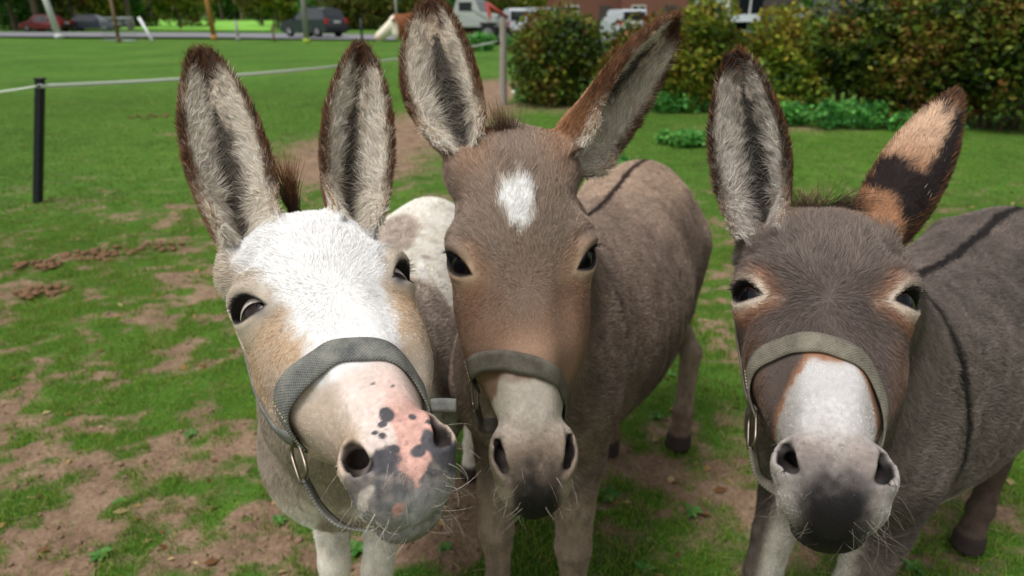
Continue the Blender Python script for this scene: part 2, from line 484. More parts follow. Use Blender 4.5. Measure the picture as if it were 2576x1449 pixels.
    def f_parts(s, P):
        big = np.full(len(P), .3)
        out = {}
        # body + legs + neck in metres
        b = s.bl(P)
        d = loft(b[:, 0] / s.bwid, b[:, 1], b[:, 2], BODY_TAB, 2) * s.hb
        ab = np.abs(b[:, 0])
        d = d - .016 * gs((ab - .15, .035), (b[:, 1] - .83, .05), (b[:, 2] - .93, .05)) + .020 * gs((ab - .21, .07), (b[:, 1] - .66, .07), (b[:, 2] - .80, .09))
        d = d - .012 * gs((ab - .15, .06), (b[:, 1] - .03, .06), (b[:, 2] - .72, .12)) + .010 * gs((ab - .19, .07), (b[:, 1] - .16, .035), (b[:, 2] - .72, .14)) + .010 * gs((ab - .2, .08), (b[:, 1] - .95, .04), (b[:, 2] - .70, .10))
        d = d - .0025 * np.sin(b[:, 1] * 95) * gs((ab - .22, .08), (b[:, 1] - .38, .16), (b[:, 2] - .68, .12))
        for pts in s.legs:
            W = s.bw(np.array([p[:3] for p in pts])); dl = None
            lo, hi = W.min(0) - .19, W.max(0) + .19; m = ((P > lo) & (P < hi)).all(1)
            if not m.any(): continue
            Pm = P[m]
            for i in range(len(pts) - 1):
                e = rcone(Pm, W[i], W[i + 1], pts[i][3] * s.hb * s.lg, pts[i + 1][3] * s.hb * s.lg)
                dl = e if dl is None else smin(dl, e, .012)
            kk = .010 + .055 * sstep(.44, .62, Pm[:, 2] / s.hb)
            hh = np.maximum(kk - np.abs(d[m] - dl), 0) / kk; d[m] = np.minimum(d[m], dl) - hh * hh * kk * .25
        d = np.maximum(d, -P[:, 2])
        out['body'] = d
        dn = None
        for a, bb, ra, rb in s.neck:
            e = rcone(P, a, bb, ra, rb); dn = e if dn is None else smin(dn, e, .07)
        out['neck'] = dn
        dh = big.copy(); m = np.linalg.norm(P - s.hc, axis=1) < .36 * s.hs
        if m.any(): dh[m] = s.f_head(s.hl(P[m])) * s.hs * .92
        out['head'] = dh
        for i, e in enumerate(s.ears):
            de = big.copy(); m = np.linalg.norm(P - (e.o + e.a * e.L * .45), axis=1) < e.L * .72
            if m.any():
                d1 = e.sdf(P[m]); d2 = np.linalg.norm(P[m] - (e.o - e.a * .020), axis=1) - .037
                t, u, v, W, v0, g = e.shape(P[m])
                cav = np.maximum(np.maximum(np.abs(u) - W * .62, v0 + .006 - v), -(t - .03) * e.L)
                d2 = smax(d2, -cav, .008)
                de[m] = smin(d1, d2, .014)
            out['ear%d' % i] = de
        return out
    def sdf(s, P):
        o = s.f_parts(P)
        d = smin(o['body'], o['neck'], .09)
        d = smin(d, o['head'], .03)
        d = smin(d, smin(o['ear0'], o['ear1'], .002), .018)
        return d
    def mesh(s, h=.0067):
        f = s.sdf
        allp = np.concatenate([s.bw(np.array([p[:3] for L in s.legs for p in L])), s.bw(np.array([(0, -.22, .7), (0, 1.1, .8), (.26, .4, 1.0), (-.26, .4, 1.0)])), s.hw(np.array([(0, .49, 0), (0, -.05, -.1), (.11, .13, -.03), (-.11, .13, -.03)])), np.array([e.o + e.a * e.L * 1.02 + sg * e.l * e.w for e in s.ears for sg in (-1, 1)])])
        lo = allp.min(0) - .09; hi = allp.max(0) + .09; lo[2] = -.05
        V, F = polygonize(f, lo, hi, h)
        V = chunked3(lambda p: project(f, p, 1), V)
        # keep the largest connected piece set as is; refine head and ears, then eyes and nostrils
        bm = bmesh.new()
        me = mesh_np('tmp', V, F)
        bm.from_mesh(me); bpy.data.meshes.remove(me)
        for lev in range(2):
            co = np.array([v.co for v in bm.verts]); q = s.hl(co)
            if lev == 0:
                sel = np.linalg.norm(co - s.hc, axis=1) < .27 * s.hs
                for e in s.ears: sel |= np.linalg.norm(co - (e.o + e.a * e.L * .45), axis=1) < e.L * .7
                sel &= np.abs(q[:, 0]) < .5
            else:
                sel = np.zeros(len(co), bool)
                for sd in (-1, 1):
                    sel |= np.linalg.norm((q - s.eyeframe(sd)[0]), axis=1) < .042
                sel |= (q[:, 1] > .345) & (q[:, 1] < .48) & (q[:, 2] > -.11) & (np.abs(q[:, 0]) < .08)
            bm.verts.ensure_lookup_table()
            es = [e for e in bm.edges if sel[e.verts[0].index] and sel[e.verts[1].index]]
            bmesh.ops.subdivide_edges(bm, edges=es, cuts=1, use_grid_fill=True)
            bm.verts.index_update()
            vs_ = list({v for e in es for v in e.verts} | set(list(bm.verts)[len(sel):]))
            co2 = chunked3(lambda p: project(f, p, 2, .003), np.array([v.co for v in vs_]))
            for v, c in zip(vs_, co2): v.co = c
        bmesh.ops.triangulate(bm, faces=[f_ for f_ in bm.faces if len(f_.verts) > 4])
        me = bpy.data.meshes.new('donkey_body')
        bm.to_mesh(me); bm.free()
        me.polygons.foreach_set('use_smooth', np.ones(len(me.polygons), bool)); me.update()
        return me
def region(D, P):
    "which region of the animal a point of the coat lies in, with its local coordinates"
    o = D.f_parts(P); q = D.hl(P); b = D.bl(P)
    inf = dict(q=q, b=b, x=q[:, 0], t=q[:, 1], n=q[:, 2], P=P)
    rest = np.minimum(o['body'], o['neck'])
    inf['head'] = sstep(.03, -.03, o['head'] - rest)
    inf['bodyness'] = sstep(.05, -.05, o['body'] - o['neck'])
    ew = []; loc = []
    for i, e in enumerate(D.ears):
        de = o['ear%d' % i]; t, u, v, W, v0, g = e.shape(P)
        wgt = sstep(.006, -.006, de - np.minimum(o['head'], rest)) * sstep(.01, .07, t) * sstep(.03, .02, de)
        rel = np.abs(u) / W
        ew.append(wgt); loc.append(dict(t=t, u=u / W, v=(v - v0) / g, rel=rel, inner=(v > v0), w=wgt))
    inf['ear'] = loc; inf['earw'] = np.maximum(ew[0], ew[1])
    for sd, nm in ((-1, 'eL'), (1, 'eR')):
        c, eo, el, eu = D.eyeframe(sd); p = q - c; u, v, oo = p @ el, p @ eu, p @ eo
        near = (np.linalg.norm(p, axis=1) < .06)
        inf[nm] = np.where(near, D.lidshape(u, v, oo), .1); inf[nm + 'u'] = u; inf[nm + 'v'] = v; inf[nm + 'o'] = oo; inf[nm + 'r'] = np.linalg.norm(p, axis=1)
    ax = np.abs(q[:, 0]) / (1 + (D.mw - 1) * sstep(.30, .38, q[:, 1]))
    y3 = np.stack([ax, q[:, 1], q[:, 2]], 1); k = D.nos
    hole = nostril_hole(y3, k)
    inf['hole'] = hole
    return inf

def ear_coat(D, inf, C, pal):
    for i, e in enumerate(inf['ear']):
        t, rel, inner = e['t'], e['rel'], e['inner']
        nz = vnoise(inf['P'], .012, D.seed + 5) * .08
        nzs = vnoise(inf['P'] * np.array([1, 1, .35]), .004, D.seed + 6)
        out = mixc(np.repeat(pal['ear_out'][None], len(t), 0), pal['ear_out2'], sstep(.25, .8, t + nz))
        out = mixc(out, pal['ear_rim'], np.maximum(sstep(.62, .95, rel + nz) * sstep(.05, .3, t), sstep(.72, .9, t + nz)))
        if pal.get('band') is not None and i == 1:
            out = mixc(np.repeat(pal['ear_tan'][None], len(t), 0), pal['ear_tan2'], sstep(.75, .3, t))
            bandm = sstep(.16, .22, t + nz * .6 - .12 * e['u']) * sstep(.47, .41, t + nz * .6 - .05 * e['u'])
            out = mixc(out, pal['band'], bandm)
            out = mixc(out, pal['band'], np.maximum(sstep(.30, .50, e['u'] * pal.get('bsgn', 1) + nz) * sstep(.2, .45, t), sstep(.84, .90, t + nz)))
        inn = mixc(np.repeat(pal['ear_in'][None], len(t), 0), pal['ear_in2'], .5 + .6 * nzs)
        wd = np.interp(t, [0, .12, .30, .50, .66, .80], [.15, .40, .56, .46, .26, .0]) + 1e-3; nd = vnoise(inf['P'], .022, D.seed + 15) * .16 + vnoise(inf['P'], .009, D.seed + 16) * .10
        inn = mixc(inn, pal['ear_shade'], sstep(1.05, .45, (np.abs(e['u'] - D.ears[i].hoff) + nd) / (wd * D.ears[i].hwid)) * .95)  # shade of the ear hollow painted into the skin along its middle
        inn = mixc(inn, pal['ear_rim'], np.maximum(sstep(.78, .95, rel + nz) * sstep(.12, .3, t), sstep(.80, .90, t + nz)))
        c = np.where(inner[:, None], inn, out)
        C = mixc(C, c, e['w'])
    return C

def coat_common(D, inf, C):
    wl = sstep(.70, .35, C.mean(1))[:, None]; C = C * (1 + wl * (np.array([1.03, 1.0, .93]) - 1))
    bd = (1 - inf['head']) * (1 - inf['earw']); Pf = inf['P'] * np.array([1, 1, .55])
    C = C * (1 + bd * (.26 * vnoise(Pf, .013, 95) + .14 * vnoise(Pf, .034, 96)))[:, None]
    mzz = sstep(.28, .33, inf['t']) * inf['head']
    k = 1 + mzz * (.10 * vnoise(inf['P'], .012, 91) + .16 * vnoise(inf['P'], .0032, 92) + .08 * vnoise(inf['P'], .0016, 94)); C = C * np.clip(k, .5, 1.3)[:, None]
    pore = (vnoise(inf['P'], .0026, 93) > .66) & (mzz > .5) & (inf['t'] > .36); C = np.where(pore[:, None], C * .72, C)
    "dark lid margins and nostrils, hooves"
    for nm in ('eL', 'eR'):
        C = mixc(C, lin(30, 26, 26), sstep(.0045, .0015, inf[nm]) * (inf[nm + 'o'] > -.004) * inf['head'])
    C = mixc(C, lin(28, 24, 25), sstep(.0012, -.001, inf['hole']) * (inf['t'] < .44))
    b = inf['b']
    hoof = sstep(.060, .048, b[:, 2]) * (1 - inf['head'])
    C = mixc(C, lin(62, 52, 48), hoof)
    return C

def coat_mid(D, P):
    inf = region(D, P); x, t, n = inf['x'], inf['t'], inf['n']; ax = np.abs(x); b = inf['b']
    nz = vnoise(P, .02, 3) * .5 + vnoise(P, .007, 4) * .5
    one = np.ones((len(P), 1))
    H = one * lin(132, 117, 107)
    H = mixc(H, lin(134, 104, 86), sstep(.12, .25, t + nz * .05) * sstep(.37, .30, t) * .75)
    H = mixc(H, lin(116, 84, 66), gs((ax - .064, .020), (t - .205, .045)) * .6)
    H = mixc(H, lin(132, 114, 104), gs((ax, .016), (t - .17, .06)) * .8)
    H = mixc(H, lin(156, 120, 94), gs((ax - .06, .03), (t + .0, .05)) * .6)
    H = mixc(H, lin(188, 154, 134), gs((ax, .034), (t - .262, .022), (n, .03)) * .65)
    for nm in ('eL', 'eR'):
        g = np.exp(-((np.maximum(inf[nm], 0) - .004) / .0085) ** 2) * sstep(.054, .037, inf[nm + 'r'])
        H = mixc(H, lin(206, 180, 156), g * .85 * sstep(-.030, .0, inf[nm + 'u']))
        H = mixc(H, lin(168, 132, 108), np.exp(-((np.maximum(inf[nm], 0) - .018) / .011) ** 2) * sstep(.058, .044, inf[nm + 'r']) * .45 * sstep(-.02, .02, inf[nm + 'u']))
    # star
    st = ((x + .006) / .0195) ** 2 + ((t - .086) / .037) ** 2 + nz * 1.0
    H = mixc(H, lin(244, 241, 236), sstep(1.5, .40, st))
    # muzzle
    e_ = t + nz * .008 - .297 - np.maximum(ax - .036, 0) * 3.0
    H = mixc(H, lin(190, 181, 173), sstep(-.008, .010, e_))
    H = mixc(H, lin(128, 111, 99), sstep(.335, .385, t + nz * .01) * .85)
    H = mixc(H, lin(80, 69, 63), sstep(.365, .415, t + nz * .014) * sstep(.046, .018, ax) * .85)
    H = mixc(H, lin(26, 23, 23), sstep(.388, .438, t + nz * .020) * sstep(.044, .014, ax + nz * .008))
    H = mixc(H, lin(164, 152, 142), sstep(.024, .040, ax) * sstep(.415, .435, t) * .7)
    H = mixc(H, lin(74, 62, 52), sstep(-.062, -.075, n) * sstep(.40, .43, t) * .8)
    # body
    Bc = one * lin(144, 127, 116)
    big = vnoise(P, .12, 8)
    Bc = mixc(Bc, lin(122, 107, 99), sstep(.2, .9, .5 + .5 * big + .35 * (1 - sstep(.55, .9, b[:, 2]))))
    Bc = mixc(Bc, lin(172, 150, 132), sstep(.86, .97, b[:, 2]) * sstep(.3, .7, b[:, 1]) * .6)
    Bc = mixc(Bc, lin(176, 160, 146), sstep(.47, .42, b[:, 2]) * sstep(.16, .10, np.abs(b[:, 0])) * (b[:, 1] > .1) * .6)
    Bc = mixc(Bc, lin(168, 150, 136), sstep(.5, .35, b[:, 2]) * .55)
    Bc = mixc(Bc, lin(110, 86, 72), sstep(.17, .10, b[:, 2]) * .7)
    stripe = sstep(.012, .005, np.abs(b[:, 0]) + nz * .004) * sstep(.88, .93, b[:, 2]) * (b[:, 1] > .03)
    cross = sstep(.016, .006, np.abs(b[:, 1] - .06 - (.95 - b[:, 2]) * .12) + nz * .007) * sstep(.74, .82, b[:, 2])
    Bc = mixc(Bc, lin(46, 33, 29), np.maximum(stripe, cross * .55))
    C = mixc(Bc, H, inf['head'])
    C = ear_coat(D, inf, C, dict(ear_out=lin(156, 116, 88), ear_out2=lin(140, 86, 48), ear_rim=lin(58, 36, 22), ear_in=lin(222, 206, 188), ear_in2=lin(166, 148, 132), ear_shade=lin(34, 29, 28)))
    C = coat_common(D, inf, C)
    return C, inf

def coat_right(D, P):
    inf = region(D, P); x, t, n = inf['x'], inf['t'], inf['n']; ax = np.abs(x); b = inf['b']
    nz = vnoise(P, .02, 13) * .5 + vnoise(P, .007, 14) * .5
    one = np.ones((len(P), 1))
    H = one * lin(112, 102, 98)
    H = mixc(H, lin(86, 75, 72), sstep(.10, .18, t + nz * .03) * .8)
    H = mixc(H, lin(150, 118, 92), gs((ax - .05, .04), (t + .01, .04)) * .6)
    for nm in ('eL', 'eR'):
        e = inf[nm]; g = sstep(.056, .037, inf[nm + 'r'])
        wide = np.exp(-((np.maximum(e, 0) - .014) / .010) ** 2) * g
        H = mixc(H, lin(158, 108, 78), wide * .8 * sstep(-.035, .0, inf[nm + 'u']))
        H = mixc(H, lin(214, 200, 186), np.exp(-((np.maximum(e, 0) - .005) / .0068) ** 2) * g * .9 * sstep(-.035, -.01, inf[nm + 'u']))
    H = mixc(H, lin(104, 78, 64), sstep(.05, .07, ax) * sstep(.18, .24, t) * .6)
    e_ = t + nz * .008 - .266 - np.maximum(ax - .022, 0) * 2.3
    H = mixc(H, lin(160, 116, 88), sstep(-.020, -.004, e_) * .85)
    H = mixc(H, lin(198, 195, 196), sstep(-.004, .008, e_))
    H = mixc(H, lin(160, 152, 150), sstep(-.004, .008, e_) * sstep(.020, .046, ax) * .6)
    H = mixc(H, lin(176, 158, 146), gs((ax - .022, .018), (t - .385, .022)) * .7)
    H = mixc(H, lin(128, 119, 117), sstep(.335, .395, t + nz * .012) * sstep(.062, .026, ax) * .9)
    H = mixc(H, lin(28, 25, 27), sstep(.384, .438, t + nz * .020) * sstep(.048, .016, ax + nz * .008))
    H = mixc(H, lin(176, 172, 172), sstep(.026, .042, ax) * sstep(.415, .435, t) * .7)
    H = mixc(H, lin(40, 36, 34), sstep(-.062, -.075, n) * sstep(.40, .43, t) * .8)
    Bc = one * lin(106, 97, 93)
    big = vnoise(P, .10, 18)
    Bc = mixc(Bc, lin(88, 80, 77), sstep(.2, .9, .5 + .5 * big))
    Bc = mixc(Bc, lin(206, 200, 192), sstep(.55, .49, b[:, 2] + nz * .01) * sstep(.21, .16, np.abs(b[:, 0])) * (b[:, 1] > .05) * sstep(.76, .70, b[:, 1]) * sstep(.36, .40, b[:, 2]))
    inner = sstep(.105, .075, np.abs(b[:, 0])) * sstep(.58, .48, b[:, 2]) * (b[:, 1] < .3)
    Bc = mixc(Bc, lin(212, 204, 194), inner)
    Bc = mixc(Bc, lin(84, 68, 60), np.maximum(sstep(.26, .12, b[:, 2]) * .7, sstep(.48, .36, b[:, 2]) * sstep(.6, .7, b[:, 1]) * .8))
    stripe = sstep(.016, .008, np.abs(b[:, 0]) + nz * .004) * sstep(.86, .92, b[:, 2]) * (b[:, 1] > .03)
    cross = sstep(.020, .009, np.abs(b[:, 1] - .05 - (.95 - b[:, 2]) * .12) + nz * .006) * sstep(.60, .68, b[:, 2])
    Bc = mixc(Bc, lin(26, 22, 23), np.maximum(stripe, cross) * .97)
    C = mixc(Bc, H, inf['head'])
    C = ear_coat(D, inf, C, dict(ear_out=lin(128, 92, 66), ear_out2=lin(40, 30, 28), ear_rim=lin(26, 18, 16), ear_in=lin(196, 186, 174), ear_in2=lin(132, 122, 116), ear_shade=lin(26, 22, 22),
                                 band=lin(36, 28, 28), ear_tan=lin(198, 168, 146), ear_tan2=lin(158, 118, 90), bsgn=pal_sgn))
    C = coat_common(D, inf, C)
    return C, inf
pal_sgn = -1

SPOTS = [(-.001, .358, .0058, .0075), (-.0078, .3665, .0035, .0035), (-.017, .374, .0025, .0025), (-.012, .380, .003, .0035), (.0195, .369, .0028, .004), (.029, .383, .0025, .003), (.0225, .405, .006, .015), (.011, .413, .0065, .008), (-.007, .399, .005, .006), (-.018, .410, .012, .016), (-.0008, .318, .0015, .0015), (.014, .326, .0012, .0012), (.034, .424, .014, .016)]
def coat_left(D, P):
    inf = region(D, P); x, t, n = inf['x'], inf['t'], inf['n']; ax = np.abs(x); b = inf['b']
    nz = vnoise(P, .02, 23) * .5 + vnoise(P, .007, 24) * .5
    one = np.ones((len(P), 1))
    H = one * lin(180, 168, 156)
    H = mixc(H, lin(186, 158, 130), sstep(.15, .2, t) * sstep(.29, .25, t) * (.65 + .4 * nz))
    H = mixc(H, lin(150, 138, 130), sstep(.055, .08, ax) * sstep(.2, .27, t) * .7)
    hw = np.interp(t, [-.05, .0, .05, .10, .13, .165, .20, .234, .26, .30], [.055, .066, .078, .070, .063, .054, .047, .045, .039, .036])
    H = mixc(H, lin(238, 235, 232), sstep(.012, -.008, ax - hw + nz * .012))
    for nm in ('eL', 'eR'):
        e = inf[nm]
        H = mixc(H, lin(196, 184, 170), np.exp(-((np.maximum(e, 0) - .006) / .007) ** 2) * sstep(.054, .037, inf[nm + 'r']) * .8)
        H = mixc(H, lin(96, 96, 104), gs((inf[nm + 'u'] - .024, .010), (inf[nm + 'v'] + .006, .010)) * (inf[nm + 'r'] < .05) * (.75 + .5 * nz))
    mz = sstep(.285, .300, t + nz * .01)
    H = mixc(H, lin(230, 212, 202), mz)
    H = mixc(H, lin(190, 172, 158), mz * sstep(.026, .046, ax - .004 * np.sign(x)) * .9)
    H = mixc(H, lin(236, 196, 184), gs((x - .016, .024), (t - .34, .035)) * .7)
    xl = np.interp(t, [.33, .345, .367, .39, .415, .43, .446], [.010, -.002, -.001, -.003, -.0117, -.008, .001]); xr = np.interp(t, [.33, .35, .372, .403, .4375, .446], [.020, .036, .042, .032, .013, .002])
    gy_ = sstep(.414, .424, t + nz * .008); gy_ = np.maximum(gy_, sstep(.398, .410, t + nz * .01) * (ax > .016)); gy_ = gy_ * (t < .5)
    H = mixc(H, lin(98, 97, 102), gy_ * (.88 + .2 * vnoise(P, .005, 33)))
    H = mixc(H, lin(176, 176, 182), (sstep(.442, .462, t) * .75 + sstep(.026, .046, ax) * sstep(.42, .44, t) * .6) * (.7 + .5 * nz))
    ins = np.minimum(np.minimum(x - xl, xr - x), np.minimum(t - .328, .449 - t)) + nz * .0035
    H = mixc(H, lin(214, 170, 160), sstep(-.0018, .0022, ins) * np.where(t < .36, sstep(.325, .362, t), 1))
    H = mixc(H, lin(206, 156, 144), sstep(1.3, .5, ((x + .0157) / .0055) ** 2 + ((t - .4610) / .0040) ** 2 + nz * 1.2) * .8)
    H = mixc(H, lin(206, 196, 188), sstep(1.1, .6, ((x + .038) / .0075) ** 2 + ((t - .433) / .0075) ** 2 + nz * 1.5) * .75)
    for sx, stt, rx, rt in SPOTS:
        H = mixc(H, lin(84, 83, 90), sstep(1.3, .7, ((x - sx) / rx / 1.15) ** 2 + ((t - stt) / rt / 1.15) ** 2 + nz * .55))
    H = mixc(H, lin(150, 128, 108), gs((x + .036, .010), (t - .36, .020)) * .6)
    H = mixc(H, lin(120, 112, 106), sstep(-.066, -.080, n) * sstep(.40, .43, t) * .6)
    Bc = one * lin(238, 228, 212)
    pz = vnoise(P * np.array([1, 1, 1.0]), .045, 31) * .06
    # grey patches of the piebald coat (body coordinates)
    def patch(cx, cy, cz, rx, ry, rz):
        return sstep(1.12, .92, np.sqrt(((b[:, 0] - cx) / rx) ** 2 + ((b[:, 1] - cy) / ry) ** 2 + ((b[:, 2] - cz) / rz) ** 2) + pz * 2 + nz * .04)
    g = patch(-.06, .56, .96, .095, .16, .12)
    g = np.maximum(g, patch(.13, .20, .86, .10, .15, .22))
    g = np.maximum(g, patch(.18, .42, .62, .12, .22, .18))
    g = np.maximum(g, patch(-.2, .45, .70, .12, .30, .2))
    g = np.maximum(g, patch(.075, .47, .95, .014, .014, .03))
    neckz = (1 - inf['bodyness']) * (1 - inf['head'])
    g = np.maximum(g, neckz * sstep(.62, .74, b[:, 2] + nz * .04))
    g = np.maximum(g, patch(-.09, -.08, .76, .11, .14, .10))
    g = np.maximum(g, patch(.03, -.17, .58, .05, .10, .09))
    g = np.maximum(g, patch(.09, 0, .12, .06, .08, .10))
    Bc = mixc(Bc, lin(168, 156, 148), g)
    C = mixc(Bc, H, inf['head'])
    C = ear_coat(D, inf, C, dict(ear_out=lin(128, 106, 88), ear_out2=lin(96, 68, 48), ear_rim=lin(56, 38, 28), ear_in=lin(230, 218, 200), ear_in2=lin(160, 146, 132), ear_shade=lin(50, 42, 37)))
    C = coat_common(D, inf, C)
    return C, inf
# ------------------------------------------------------------------ eyes
def eye_material(name, white):
    m, N, L, b = newmat(name)
    tc = N.new('ShaderNodeTexCoord'); sp = N.new('ShaderNodeSeparateXYZ'); L.new(tc.outputs['Object'], sp.inputs[0])
    # z = optical axis, x = along the slit pupil
    def math_(op, a, bv):
        n = N.new('ShaderNodeMath'); n.operation = op
        for i, v in enumerate((a, bv)):
            if hasattr(v, 'links'): L.new(v, n.inputs[i])
            else: n.inputs[i].default_value = v
        return n.outputs[0]
    X, Y, Z = sp.outputs
    def ell(rx, ry):
        a = math_('MULTIPLY', X, 1 / rx); c = math_('MULTIPLY', Y, 1 / ry)
        return math_('SQRT', math_('ADD', math_('POWER', a, 2), math_('POWER', c, 2)), 0)
    iris = N.new('ShaderNodeValToRGB'); e = iris.color_ramp.elements
    L.new(math_('MULTIPLY', ell(.0150, .0135), .8), iris.inputs[0])
    e[0].position = 0.0; e[0].color = (*lin(46, 30, 22), 1)
    e[1].position = .70; e[1].color = (*lin(24, 16, 14), 1)
    k = e.new(.80); k.color = (*lin(20, 14, 14), 1)
    k = e.new(.86); k.color = (*lin(*white), 1)
    pup = N.new('ShaderNodeMapRange'); L.new(ell(.0088, .0050), pup.inputs['Value'])
    pup.inputs['From Min'].default_value = .85; pup.inputs['From Max'].default_value = 1.05
    mx = N.new('ShaderNodeMixRGB'); mx.inputs[1].default_value = (*lin(8, 8, 14), 1)
    L.new(pup.outputs[0], mx.inputs[0]); L.new(iris.outputs[0], mx.inputs[2]); L.new(mx.outputs[0], b.inputs['Base Color'])
    b.inputs['Roughness'].default_value = .12; b.inputs['Coat Weight'].default_value = .22; b.inputs['Coat Roughness'].default_value = .02
    b.inputs['Specular IOR Level'].default_value = .15
    return m
M_EYE = eye_material('eyeball', (120, 105, 96))
M_EYE_W = eye_material('eyeball_white', (226, 214, 204))

def eyeball_mesh():
    bm = bmesh.new(); bmesh.ops.create_uvsphere(bm, u_segments=40, v_segments=24, radius=.0222)
    for v in bm.verts:      # corneal bulge
        r = math.hypot(v.co.x, v.co.y)
        if v.co.z > 0: v.co.z += .0022 * max(0, 1 - (r / .015) ** 2)
    for f in bm.faces: f.smooth = True
    me = bpy.data.meshes.new('eyeball'); bm.to_mesh(me); bm.free(); return me

# ------------------------------------------------------------------ fur
def tris_of(me):
    me.calc_loop_triangles()
    n = len(me.loop_triangles); T = np.empty(n * 3, np.int32); me.loop_triangles.foreach_get('vertices', T)
    V = np.empty(len(me.vertices) * 3, np.float32); me.vertices.foreach_get('co', V)
    Nn = np.empty(len(me.vertices) * 3, np.float32); me.vertex_normals.foreach_get('vector', Nn)
    return V.reshape(-1, 3).astype(float), T.reshape(-1, 3), nrm(Nn.reshape(-1, 3).astype(float))
def sample(V, T, dens, r, Nv):
    a, b, c = V[T[:, 0]], V[T[:, 1]], V[T[:, 2]]
    area = np.linalg.norm(np.cross(b - a, c - a), axis=1) / 2
    w_ = area * dens[T].mean(1); tot = w_.sum(); n = int(tot)
    i = np.searchsorted(np.cumsum(w_), r.random(n) * tot); i = np.minimum(i, len(T) - 1)
    u, v = r.random(n), r.random(n); fl = u + v > 1; u[fl] = 1 - u[fl]; v[fl] = 1 - v[fl]
    Ns = Nv[T[i, 0]] * (1 - u - v)[:, None] + Nv[T[i, 1]] * u[:, None] + Nv[T[i, 2]] * v[:, None]
    return a[i] + u[:, None] * (b[i] - a[i]) + v[:, None] * (c[i] - a[i]), nrm(Ns)

def tang(N, d):
    d = d - N * (d * N).sum(1, keepdims=True)
    return d / (np.linalg.norm(d, axis=1, keepdims=True) + 1e-9)

def strands(P, N, D_, L, lift, bend, K, r, curl=None):
    "roots P, normals N, lie direction D_, length L, lift (0..1 toward the normal at the root), bend back to the coat"
    k = np.linspace(0, 1, K)
    pts = np.empty((len(P), K, 3)); pts[:, 0] = P - N * .0006
    cur = pts[:, 0].copy()
    for j in range(1, K):
        f = (j - .5) / (K - 1)
        li = (lift * (1 - f) + lift * bend * f)[:, None]
        d = D_ * np.sqrt(np.maximum(1 - li ** 2, .02)) + N * li
        if curl is not None: d = d + curl * f
        d = d / np.linalg.norm(d, axis=1, keepdims=True)
        cur = cur + d * (L / (K - 1))[:, None]; pts[:, j] = cur
    return pts

